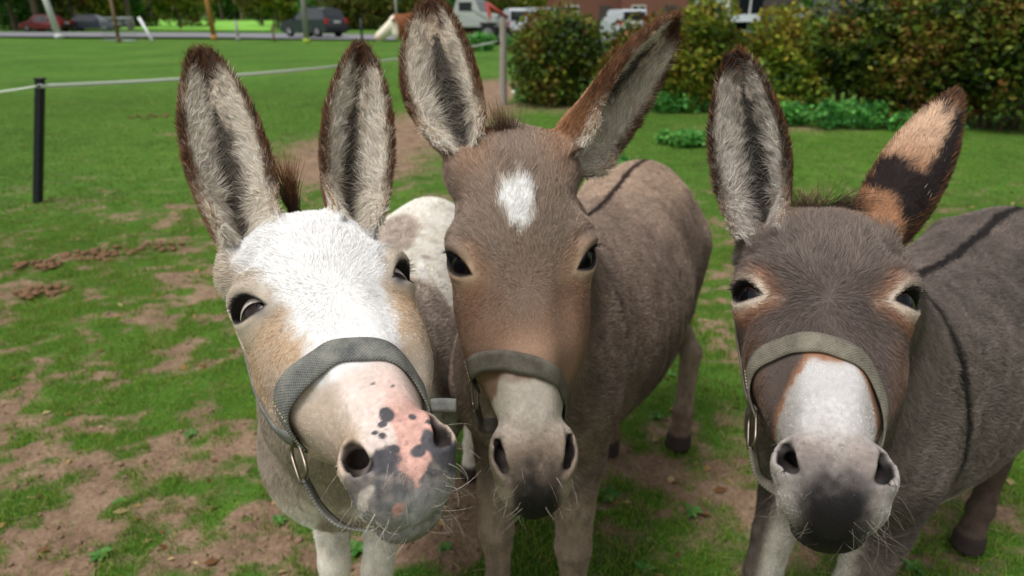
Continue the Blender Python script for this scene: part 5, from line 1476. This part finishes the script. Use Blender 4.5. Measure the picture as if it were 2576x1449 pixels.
# ------------------------------------------------------------------ vehicles
M_TYRE = simple('tyre', (30, 30, 31), .9, noise=.2); M_RIM = simple('rim', (150, 152, 154), .35, metal=.8); M_GLASS = simple('dark_glass', (26, 32, 36), .08, spec=.8, coat=.6); M_TAIL = simple('tail_light', (170, 20, 18), .25, coat=.5); M_PLATE = simple('plate', (224, 224, 218), .5); M_PLAST = simple('bumper_plastic', (38, 40, 42), .7); M_HEAD = simple('head_light', (214, 220, 222), .15, coat=.6)
def prism(name, prof, y0, y1, taper, mat, parent, bev=.04):
    "side profile (x,z) extruded across the width; points above the waist lean inward by taper"
    zs = [p[1] for p in prof]; zw = min(zs) + .52 * (max(zs) - min(zs))
    bm = bmesh.new(); A, B = [], []
    for x, z in prof:
        k = max(0, (z - zw)) * taper
        A.append(bm.verts.new((x, y0 + k, z))); B.append(bm.verts.new((x, y1 - k, z)))
    bm.faces.new(A); bm.faces.new(B[::-1]); n = len(prof)
    for i in range(n): bm.faces.new((A[i], B[i], B[(i + 1) % n], A[(i + 1) % n]))
    bmesh.ops.recalc_face_normals(bm, faces=bm.faces)
    if bev: bmesh.ops.bevel(bm, geom=list(bm.edges), offset=bev, segments=2, affect='EDGES')
    me = bpy.data.meshes.new(name); bm.to_mesh(me); bm.free()
    for p in me.polygons: p.use_smooth = False
    return link(name, me, mat, parent)
def wheel(parent, x, y, r_, w_, sgn):
    o = empty('wheel'); o.parent = parent; o.location = (x, y, r_)
    bm = bmesh.new(); cyl_bm(bm, (0, -w_ / 2, 0), (0, w_ / 2, 0), r_, r_, 24); bmesh.ops.bevel(bm, geom=[e for e in bm.edges if abs(e.verts[0].co.y - e.verts[1].co.y) < 1e-5], offset=.04, segments=2, affect='EDGES')
    me = bpy.data.meshes.new('tyre'); bm.to_mesh(me); bm.free(); link('tyre', me, M_TYRE, o)
    bm = bmesh.new(); cyl_bm(bm, (0, sgn * (w_ / 2 - .03), 0), (0, sgn * (w_ / 2 + .012), 0), r_ * .62, r_ * .56, 20)
    for k in range(5):
        a = k * 2 * math.pi / 5; cyl_bm(bm, (0, sgn * (w_ / 2 + .01), 0), (math.cos(a) * r_ * .5, sgn * (w_ / 2 + .02), math.sin(a) * r_ * .5), .05, .03, 6)
    me = bpy.data.meshes.new('rim'); bm.to_mesh(me); bm.free(); link('rim', me, M_RIM, o)
def car(loc, rz, L, W, H, paint, label, kind='suv'):
    root = empty('parked_car', loc, rz); tag(root, label, 'car')
    g, hd = .24, H * .56
    if kind == 'suv': prof = [(-L/2, .42), (-L/2 + .03, hd), (-L/2 + .14, hd + .12), (-L/2 + .42, H - .06), (-L/2 + 1.0, H), (L * .02, H - .03), (L * .19, hd + .10), (L * .42, hd - .02), (L/2 - .04, hd - .22), (L/2, .45), (L/2 - .15, g), (-L/2 + .2, g)]
    elif kind == 'van': prof = [(-L/2, .4), (-L/2, H - .1), (-L/2 + .12, H), (L * .22, H), (L * .36, hd + .22), (L/2 - .05, hd), (L/2, .45), (L/2 - .1, g), (-L/2 + .1, g)]
    else: prof = [(-L/2, .45), (-L/2 + .05, hd + .05), (-L * .33, hd + .12), (-L * .22, H - .03), (-L * .02, H), (L * .12, H - .05), (L * .26, hd + .08), (L * .45, hd - .06), (L/2, .5), (L/2 - .12, g), (-L/2 + .15, g)]
    prism('body', prof, -W/2, W/2, .28, paint, root, .05)
    # glass band
    zb = hd + .08; zt = H - .14
    if kind == 'van':
        for sgn in (-1, 1): box('side_window', (L * .27, sgn * (W / 2 - .10), hd + .25), (L * .14, .05, .42), M_GLASS, root)
        box('rear_window', (-L/2 - .004, 0, hd + .38), (.03, W * .72, .5), M_GLASS, root); box('windscreen', (L * .31, 0, hd + .38), (.06, W * .78, .55), M_GLASS, root, rot=Matrix.Rotation(-.7, 4, 'Y'))
    else:
        xa = -L * .40 if kind == 'suv' else -L * .22; xb = L * .12
        for sgn in (-1, 1):
            bm = bmesh.new(); yb = sgn * (W / 2 + .004); zm = prof[0][1]
            ins = lambda z: sgn * (W / 2 + .006 - max(0, z - (g + .52 * (H - g))) * .28)
            for q in ([(xa, zb), (xa + .12, zt), (-L * .12, zt + .03), (-L * .12, zb)], [(-L * .10, zb), (-L * .10, zt + .03), (L * .03, zt), (xb, zb)]):
                vs_ = [bm.verts.new((x, ins(z), z)) for x, z in q] + [bm.verts.new((x, ins(z) - sgn * .03, z)) for x, z in q]
                bm.faces.new(vs_[:4]); bm.faces.new(vs_[4:][::-1])
                for i in range(4): bm.faces.new((vs_[i], vs_[(i + 1) % 4], vs_[4 + (i + 1) % 4], vs_[4 + i]))
            bmesh.ops.recalc_face_normals(bm, faces=bm.faces); me = bpy.data.meshes.new('side_window'); bm.to_mesh(me); bm.free(); link('side_window', me, M_GLASS, root)
        ang = math.atan2(.30, H - hd - .2)
        box('rear_window', (-L/2 + (.27 if kind == 'suv' else .95), 0, (hd + H) / 2 + .03), (.03, W * .74, (H - hd) * .62), M_GLASS, root, rot=Matrix.Rotation(ang if kind == 'suv' else .7, 4, 'Y'))
        box('windscreen', (L * .115, 0, (hd + H) / 2 + .02), (.03, W * .76, (H - hd) * 1.05), M_GLASS, root, rot=Matrix.Rotation(-.95, 4, 'Y'))
    for sgn in (-1, 1):
        box('tail_light', (-L/2 + .07, sgn * (W / 2 - .12), hd - .02), (.16, .24, .34), M_TAIL, root, bev=.03)
        box('headlight', (L/2 - .08, sgn * (W / 2 - .22), hd - .22), (.14, .32, .14), M_HEAD, root, bev=.03)
        box('mirror', (L * .17, sgn * (W / 2 + .08), hd + .12), (.12, .18, .13), paint, root, bev=.03)
        for x in (-L * .30, L * .30): wheel(root, x, sgn * (W / 2 - .10), .35 if kind == 'suv' else .31, .23, sgn)
        if kind == 'suv': cyl('roof_rail', (-L * .30, sgn * W * .34, H + .03), (L * .02, sgn * W * .34, H + .02), .022, .022, M_PLAST, root, 8)
    box('bumper', (-L/2 - .03, 0, .48), (.16, W * .98, .26), M_PLAST, root, bev=.04); box('bumper', (L/2 - .0, 0, .44), (.14, W * .96, .24), M_PLAST, root, bev=.04)
    box('number_plate', (-L/2 - .015, 0, hd - .06), (.02, .52, .12), M_PLATE, root)
    return root
x, y = far(792, 47); car((x, y, .10), math.radians(146), 4.4, 1.84, 1.72, simple('dark_paint', (34, 44, 50), .25, coat=.8, spec=.5), 'dark estate car parked on the road with red tail lights')
x, y = far(120, 66); car((x, y, .0), math.radians(175), 4.1, 1.7, 1.45, simple('red_paint', (112, 18, 26), .3, coat=.7), 'red car parked under the trees at the far left', 'sedan')
x, y = far(235, 68); car((x, y, .0), math.radians(10), 4.3, 1.7, 1.46, simple('navy_paint', (52, 60, 76), .3, coat=.7), 'dark blue car parked under the trees left of the mesh panel', 'sedan')
M_WHITEP = simple('white_paint', (196, 202, 206), .35, coat=.5, noise=.06)
x, y = far(1303, 44); car((x, y, 0), math.radians(96), 4.6, 1.9, 1.75, M_WHITEP, 'white van parked right of the weathered post', 'van')
x, y = far(1566, 48); car((x, y, 0), math.radians(97), 4.8, 1.9, 1.72, M_WHITEP.copy(), 'white van half hidden behind the hedge', 'van')
# truck with a short bonnet, red box trailer, red loader arm
M_CAB = simple('faded_grey_paint', (158, 162, 158), .5, noise=.15); M_REDP = simple('faded_red_paint', (150, 58, 48), .6, noise=.2); M_CHAS = simple('chassis', (44, 36, 34), .8)
x, y = far(1198, 38); root = empty('utility_truck', (x, y, 0), math.radians(-18)); tag(root, 'old grey utility truck with big wheels in the yard', 'truck')
prism('cab', [(-.9, .8), (-.95, 1.55), (-.75, 2.15), (.25, 2.15), (.55, 1.5), (1.45, 1.36), (1.5, .8)], -.85, .85, .15, M_CAB, root, .05)
box('chassis', (-.3, 0, .72), (3.6, .8, .22), M_CHAS, root, bev=.03)
for sgn in (-1, 1):
    box('side_window', (-.25, sgn * .80, 1.80), (.70, .05, .40), M_GLASS, root); box('mudguard', (1.0, sgn * .78, 1.0), (.9, .34, .10), M_CHAS, root, bev=.03)
    box('headlight', (1.50, sgn * .55, 1.1), (.06, .2, .2), M_HEAD, root, bev=.02)
    for xx in (-1.5, 1.0): wheel(root, xx, sgn * .82, .50, .34, sgn)
box('windscreen', (.40, 0, 1.80), (.04, 1.4, .55), M_GLASS, root, rot=Matrix.Rotation(-.43, 4, 'Y')); box('bumper', (1.58, 0, .72), (.14, 1.6, .2), M_CHAS, root, bev=.03); box('load_bed', (-1.6, 0, 1.02), (1.5, 1.6, .34), M_CHAS, root, bev=.03)
x, y = far(1158, 39.5); root = empty('trailer', (x, y, 0), math.radians(-8)); tag(root, 'faded red box trailer left of the truck', 'trailer')
box('box', (0, 0, 1.05), (1.3, 1.5, 1.25), M_REDP, root, bev=.04); box('door', (.2, -.76, 1.05), (.55, .03, 1.0), simple('worn_red', (176, 88, 76), .6), root); box('drawbar', (-1.0, 0, .5), (.9, .12, .1), M_CHAS, root)
for sgn in (-1, 1): wheel(root, 0, sgn * .68, .33, .2, sgn)
x, y = far(1252, 37); root = empty('loader_arm', (x, y, 0), math.radians(10)); tag(root, 'rusty red loader arm raised beside the truck', 'machine')
cyl('mast', (0, 0, 0), (-.55, 0, 1.95), .12, .10, M_REDP, root, 8); cyl('boom', (-.55, 0, 1.95), (.55, 0, 1.25), .10, .08, M_REDP, root, 8); cyl('ram', (-.2, .1, .9), (.2, .1, 1.5), .05, .05, M_CHAS, root, 8); box('base_frame', (0, 0, .25), (1.2, .9, .3), M_CHAS, root, bev=.03)
for sgn in (-1, 1): wheel(root, .3, sgn * .55, .36, .22, sgn)
# ------------------------------------------------------------------ buildings and the frame
M_BRICK, N, L, b = newmat('brickwork')
tcb = N.new('ShaderNodeTexCoord'); bk = N.new('ShaderNodeTexBrick'); bk.inputs['Scale'].default_value = 4; bk.inputs['Color1'].default_value = (*lin(122, 46, 36), 1); bk.inputs['Color2'].default_value = (*lin(108, 40, 32), 1); bk.inputs['Mortar'].default_value = (*lin(116, 76, 62), 1)
L.new(tcb.outputs['Object'], bk.inputs['Vector']); L.new(bk.outputs['Color'], b.inputs['Base Color']); b.inputs['Roughness'].default_value = .9
M_ROOF = simple('roof_sheet', (150, 158, 156), .7, noise=.12, scale=2); M_DARKW = simple('dark_boards', (74, 66, 64), .85, noise=.2); M_FRAME = simple('window_frame', (220, 220, 214), .6)
def house(px, D, w_, dp, h, rz, wallm, roofm, label, rh=2.0):
    x, y = far(px, D); root = empty('building', (x, y, 0), rz); tag(root, label, 'building')
    box('wall', (0, 0, h / 2), (w_, dp, h), wallm, root)
    bm = bmesh.new(); e = .35
    q = [(-w_/2 - e, -dp/2 - e, h), (w_/2 + e, -dp/2 - e, h), (w_/2 + e, dp/2 + e, h), (-w_/2 - e, dp/2 + e, h), (-w_/2 - e, 0, h + rh), (w_/2 + e, 0, h + rh)]
    vv = [bm.verts.new(p) for p in q]
    for f in ((0, 1, 5, 4), (2, 3, 4, 5), (0, 4, 3), (1, 2, 5), (3, 2, 1, 0)): bm.faces.new([vv[i] for i in f])
    me = bpy.data.meshes.new('roof'); bm.to_mesh(me); bm.free(); link('roof', me, roofm, root)
    n = max(2, int(w_ / 2.6))
    for i in range(n):
        xx = -w_ / 2 + (i + .5) * w_ / n
        if i == n // 2:
            d = box('door', (xx, -dp / 2 - .02, 1.05), (1.0, .06, 2.1), M_DARKW, root); box('handle', (xx + .38, -dp / 2 - .07, 1.05), (.10, .04, .03), M_GALV, d)
        else:
            wn = box('window', (xx, -dp / 2 - .02, 1.55), (1.1, .05, 1.1), M_FRAME, root)
            for k in (-.26, .26): box('pane', (xx + k, -dp / 2 - .05, 1.55), (.46, .02, .96), M_GLASS, wn)
    return root
house(1465, 62, 5.4, 6, 4.2, .05, M_BRICK, M_DARKW, 'red brick building behind the hedge, left one')
house(1630, 60, 5.0, 6, 4.6, -.05, M_BRICK, M_DARKW, 'red brick building behind the white van and hedge')
house(1852, 19, 1.5, 2.4, 1.25, .1, M_DARKW, M_ROOF, 'low grey-roofed shed behind the hedge', rh=.9)
x, y = far(1928, 17); cyl_o = empty('dark_silo', (x, y, 0)); tag(cyl_o, 'dark leaning board panel beside the grey-roofed shed', 'panel'); box('panel', (0, 0, 1.0), (.72, .10, 2.1), M_DARKW, cyl_o, bev=.02, rot=Matrix.Rotation(.12, 4, 'Y')); box('brace', (0, .3, .7), (.08, .08, 1.5), M_DARKW, cyl_o, rot=Matrix.Rotation(.35, 4, 'X')); cyl_o.name = 'board_panel'
x, y = far(1345, 28); root = empty('goal_frame', (x, y, 0)); tag(root, 'grey metal pipe frame standing behind the white van', 'frame')
for xx in (-.35, .75): cyl('upright', (xx, 0, 0), (xx, 0, 1.62), .04, .04, M_GALV, root, 8)
cyl('crossbar', (-.39, 0, 1.62), (.79, 0, 1.62), .04, .04, M_GALV, root, 8)
# ------------------------------------------------------------------ cow
def build_cow():
    x, y = far(1078, 15.5); rz = math.radians(150 - 90)
    A = np.array([math.cos(math.radians(63)), math.sin(math.radians(63)), 0]); Lx = np.array([A[1], -A[0], 0]); O = np.array([x + .05, y, 0])
    W = lambda a, l, z: O + A * a + Lx * l + np.array([0, 0, z])
    tab = spline_tab([(-.75, .05, 1.0, .8, .9), (-.6, .2, 1.22, .66, .95), (-.3, .27, 1.36, .60, 1.0), (.2, .34, 1.36, .56, .98), (.7, .32, 1.38, .62, 1.0), (1.0, .24, 1.36, .75, 1.05), (1.15, .06, 1.2, .9, 1.05)])
    hd = [W(-.62, -.02, 1.20), W(-.84, -.06, 1.22), W(-.90, -.16, 1.27), W(-.98, -.56, .98)]
    legs = [(-.45, -.18), (-.42, .18), (.9, -.18), (.88, .18)]
    def f(P):
        d0 = P - O; a, l, z = d0 @ A, d0 @ Lx, P[:, 2]
        d = loft(l, a, z, tab, 2)
        d = smin(d, rcone(P, hd[0], hd[1], .25, .19), .15); d = smin(d, rcone(P, W(-.55, 0, .95), W(-.9, -.1, 1.05), .2, .14), .15); d = smin(d, rcone(P, hd[1], hd[2], .17, .14), .08)
        d = smin(d, rcone(P, hd[2], hd[3], .135, .095), .05)
        for k in (-1, 1):
            e = hd[2] + A * .02 + np.array([0, 0, .05]); sx = nrm(np.cross(hd[3] - hd[2], [0, 0, 1.0])) * k
            d = smin(d, rcone(P, e + sx * .08, e + sx * .26 + np.array([0, 0, -.02]), .05, .02), .03)
        for (la, ll) in legs:
            d = smin(d, rcone(P, W(la, ll, .75), W(la, ll, .42), .12, .07), .08); d = smin(d, rcone(P, W(la, ll, .42), W(la, ll, .08), .055, .05), .04); d = smin(d, rcone(P, W(la, ll, .08), W(la, ll, .0), .065, .07), .02)
        return np.maximum(d, -P[:, 2])
    al = np.array(hd + [W(1.2, .4, 1.4), W(1.2, -.4, 0), W(-.7, .4, 0)]); V, F = polygonize(f, al.min(0) - .35, al.max(0) + .35, .03)
    V = chunked3(lambda p: project(f, p, 2, .02), V)
    d0 = V - O; a, l, z = d0 @ A, d0 @ Lx, V[:, 2]; nz = vnoise(V, .15, 5)
    C = np.repeat(lin(116, 68, 36)[None], len(V), 0)
    white = np.maximum(sstep(.40, .33, np.linalg.norm(V - (hd[2] * .42 + hd[3] * .58), axis=1) + nz * .03), sstep(1.02, .90, z + nz * .06) * sstep(-.35, -.5, a))
    white = np.maximum(white, sstep(.62, .5, z))
    C = mixc(C, lin(236, 226, 208), white); C = mixc(C, lin(214, 160, 146), sstep(.12, .07, np.linalg.norm(V - hd[3], axis=1)))
    root = empty('cow', O); tag(root, 'brown and white cow standing behind the middle donkey\'s left ear', 'cow')
    me = mesh_np('cow_body', V, F); set_col(me, 'coat', C); o = link('body', me, M_SKIN, root); o.matrix_parent_inverse = Matrix.Translation(-Vector(O))
    for k in (-1, 1):
        sx = nrm(np.cross(hd[3] - hd[2], [0, 0, 1.0])) * k; e = hd[2] * .7 + hd[3] * .3 + sx * .095
        bm = bmesh.new(); bmesh.ops.create_uvsphere(bm, u_segments=12, v_segments=8, radius=.024); me = bpy.data.meshes.new('eye'); bm.to_mesh(me); bm.free(); o = link('eye', me, M_GLASS, root); o.location = e - O
    t = cyl('tail', W(1.12, 0, 1.2) - O, W(1.22, 0, .55) - O, .03, .02, M_POLE_B, root, 8)
build_cow()
# ------------------------------------------------------------------ small things on the ground
M_DUNG = simple('dung', (112, 84, 58), .95, noise=.45, scale=60, bump=.7)
def dung(px, py, w_, label, n, seed):
    r = random.Random(seed); c = onground(px, py); root = empty('dung_heap', (c[0], c[1], hgt(c[:1], c[1:2])[0])); tag(root, label, 'dung', 'dung heaps on the pasture')
    for i in range(n):
        bm = bmesh.new(); bmesh.ops.create_icosphere(bm, subdivisions=2, radius=1.0); s_ = r.uniform(.010, .024)
        for v in bm.verts:
            v.co *= 1 + .18 * math.sin(v.co.x * 5 + seed + i) * math.cos(v.co.y * 6 + i) ; v.co = Vector((v.co.x * s_ * 1.25, v.co.y * s_, v.co.z * s_ * .6))
        me = bpy.data.meshes.new('dropping'); bm.to_mesh(me); bm.free()
        for p in me.polygons: p.use_smooth = True
        o = link('dropping', me, M_DUNG, root); a = r.uniform(0, 6.28); q = r.random() ** .6 * w_; o.location = (math.cos(a) * q, math.sin(a) * q * .7, .014 + .03 * (1 - q / w_) * r.random()); o.rotation_euler = (0, 0, r.uniform(0, 6))
dung(250, 640, .22, 'larger heap of brown droppings left of the white-faced donkey', 46, 1); dung(100, 735, .16, 'dark heap of droppings near the left edge', 30, 2); dung(95, 672, .14, 'flattened light brown droppings at the left edge', 22, 3); dung(400, 618, .15, 'small dark droppings beyond the larger heap', 18, 4); dung(380, 292, .35, 'long brown droppings patch behind the black post', 30, 5)
def scatter(name, n, yr, size, cols, seed, label, cat, bare=False):
    r = np.random.default_rng(seed); y = yr[0] + (yr[1] - yr[0]) * r.random(n) ** 1.2; x = (r.random(n) * 2 - 1) * (y * .8 + .4)
    if bare: k = soil_at(x, y) > .4; x, y = x[k], y[k]
    P = np.stack([x, y, hgt(x, y) + size * .35], 1); C = np.array(cols)[r.integers(0, len(cols), len(P))] * r.uniform(.7, 1.2, (len(P), 1))
    me = leaves_mesh(name, P, size, C, r, up=1.2); tag(link(name, me, M_LEAF), label, cat, kind='stuff')
scatter('leaf_litter', 520, (.7, 6), .016, [lin(150, 112, 70), lin(176, 140, 92), lin(120, 84, 52), lin(190, 168, 120)], 61, 'dry fallen leaves strewn over the grass', 'leaves')
def clods(n, seed):
    r = np.random.default_rng(seed); y = .7 + 5 * r.random(n) ** 1.3; x = (r.random(n) * 2 - 1) * (y * .8 + .4); k = soil_at(x, y) > .38; x, y = x[k], y[k]
    bm = bmesh.new(); bmesh.ops.create_icosphere(bm, subdivisions=1, radius=1.0); bv = np.array([v.co for v in bm.verts]); bf = np.array([[v.index for v in f.verts] for f in bm.faces]); bm.free()
    s_ = r.uniform(.003, .011, (len(x), 1, 1)) * r.uniform(.6, 1.3, (len(x), 1, 3)); V = np.stack([x, y, hgt(x, y) + .002], 1)[:, None] + bv[None] * s_ * (1 + r.normal(0, .15, (len(x), len(bv), 1)))
    F = (bf[None] + (np.arange(len(x)) * len(bv))[:, None, None]).reshape(-1, 3)
    tag(link('soil_crumbs', mesh_np('soil_crumbs', V.reshape(-1, 3), F), simple('soil_crumb', (128, 104, 84), .95, noise=.3, scale=30)), 'loose crumbs of brown soil on the bare patches', 'soil', kind='stuff')
clods(2600, 62)
def rosette(px, py, R_, seed, label):
    r = np.random.default_rng(seed); c = onground(px, py); root = empty('weed_plant', (c[0], c[1], hgt(c[:1], c[1:2])[0])); tag(root, label, 'weed', 'small broad-leaved weeds in the grass')
    for i in range(r.integers(8, 13)):
        a = i * 2.4 + r.normal(0, .2); Ln = R_ * r.uniform(.7, 1.15); wd = Ln * .24; u = np.linspace(0, 1, 6); wv = wd * np.sin(np.pi * np.clip(u * .93 + .04, 0, 1)) ** .8
        up = .55 * r.uniform(.3, 1.0); cx = u * Ln; cz = np.sin(u * 2.0) * Ln * up * .6 + .004
        ca, sa_ = math.cos(a), math.sin(a); V = []
        for k in range(6):
            for sg in (-1, 0, 1): V.append((cx[k] * ca - sg * wv[k] * sa_, cx[k] * sa_ + sg * wv[k] * ca, cz[k] + abs(sg) * wv[k] * .3))
        F = [(k * 3 + j, k * 3 + j + 1, k * 3 + j + 4, k * 3 + j + 3) for k in range(5) for j in (0, 1)]
        me = mesh_np('leaf', np.array(V), np.array(F)); col = (lin(58, 110, 40) + (lin(104, 150, 74) - lin(58, 110, 40)) * r.random()); set_col(me, 'coat', np.repeat(col[None], len(V), 0)); link('leaf', me, M_LEAF, root)
WEEDS = [(300, 1250, 'left of the bare soil, lower left'), (370, 1275, 'on the bare soil edge, lower left'), (760, 1090, 'left of the white-faced donkey\'s chest'), (860, 1190, 'under the white-faced donkey'), (250, 1390, 'near the lower left corner'), (640, 1370, 'before the white-faced donkey\'s forelegs'), (700, 1300, 'below the white-faced donkey\'s chest'),
    (1690, 940, 'behind the middle donkey\'s belly'), (1650, 1040, 'left of the middle donkey\'s hind hoof'), (1780, 1200, 'midway between middle and right donkeys'), (1740, 1290, 'between the two forelegs of neighbours, in front'), (1590, 1320, 'right of the middle donkey\'s foreleg'), (1620, 1430, 'at the bottom edge right of the middle donkey'), (1850, 1330, 'left of the right donkey\'s foreleg'), (1530, 1240, 'behind the middle donkey\'s foreleg'), (2360, 1180, 'under the right donkey\'s belly'), (2300, 1420, 'below the right donkey at the bottom edge'),
    (210, 900, 'alone in the left meadow'), (480, 1080, 'in the left foreground meadow'), (1830, 960, 'right of the middle donkey\'s hind leg'), (1120, 1380, 'between the left and middle donkeys'), (560, 1430, 'at the bottom edge on bare soil'), (900, 1370, 'right by the white foreleg')]
for i, (px, py, wh_) in enumerate(WEEDS[::2] + WEEDS[3:9:4]):
    rosette(px, py, .022 + .022 * ((i * 37) % 10) / 10, 400 + i, 'small weed rosette ' + wh_)
M_STONE = simple('white_stone', (206, 204, 198), .9, noise=.15, scale=30)
for i, (px, py, s_, lab) in enumerate([(1296, 183, .06, 'white stone right of the weathered post, the farther one'), (1292, 236, .055, 'white stone near the foot of the weathered post'), (1160, 1132, .0, '')][:2]):
    c = onground(px, py); bm = bmesh.new(); bmesh.ops.create_icosphere(bm, subdivisions=2, radius=s_)
    for v in bm.verts: v.co.z *= .7; v.co *= 1 + .15 * math.sin(v.co.x * 60 + i)
    me = bpy.data.meshes.new('stone'); bm.to_mesh(me); bm.free(); o = link('stone', me, M_STONE); o.location = (c[0], c[1], s_ * .4); tag(o, lab, 'stone', 'white stones by the post')
print('done', round(time.time() - T0, 1))
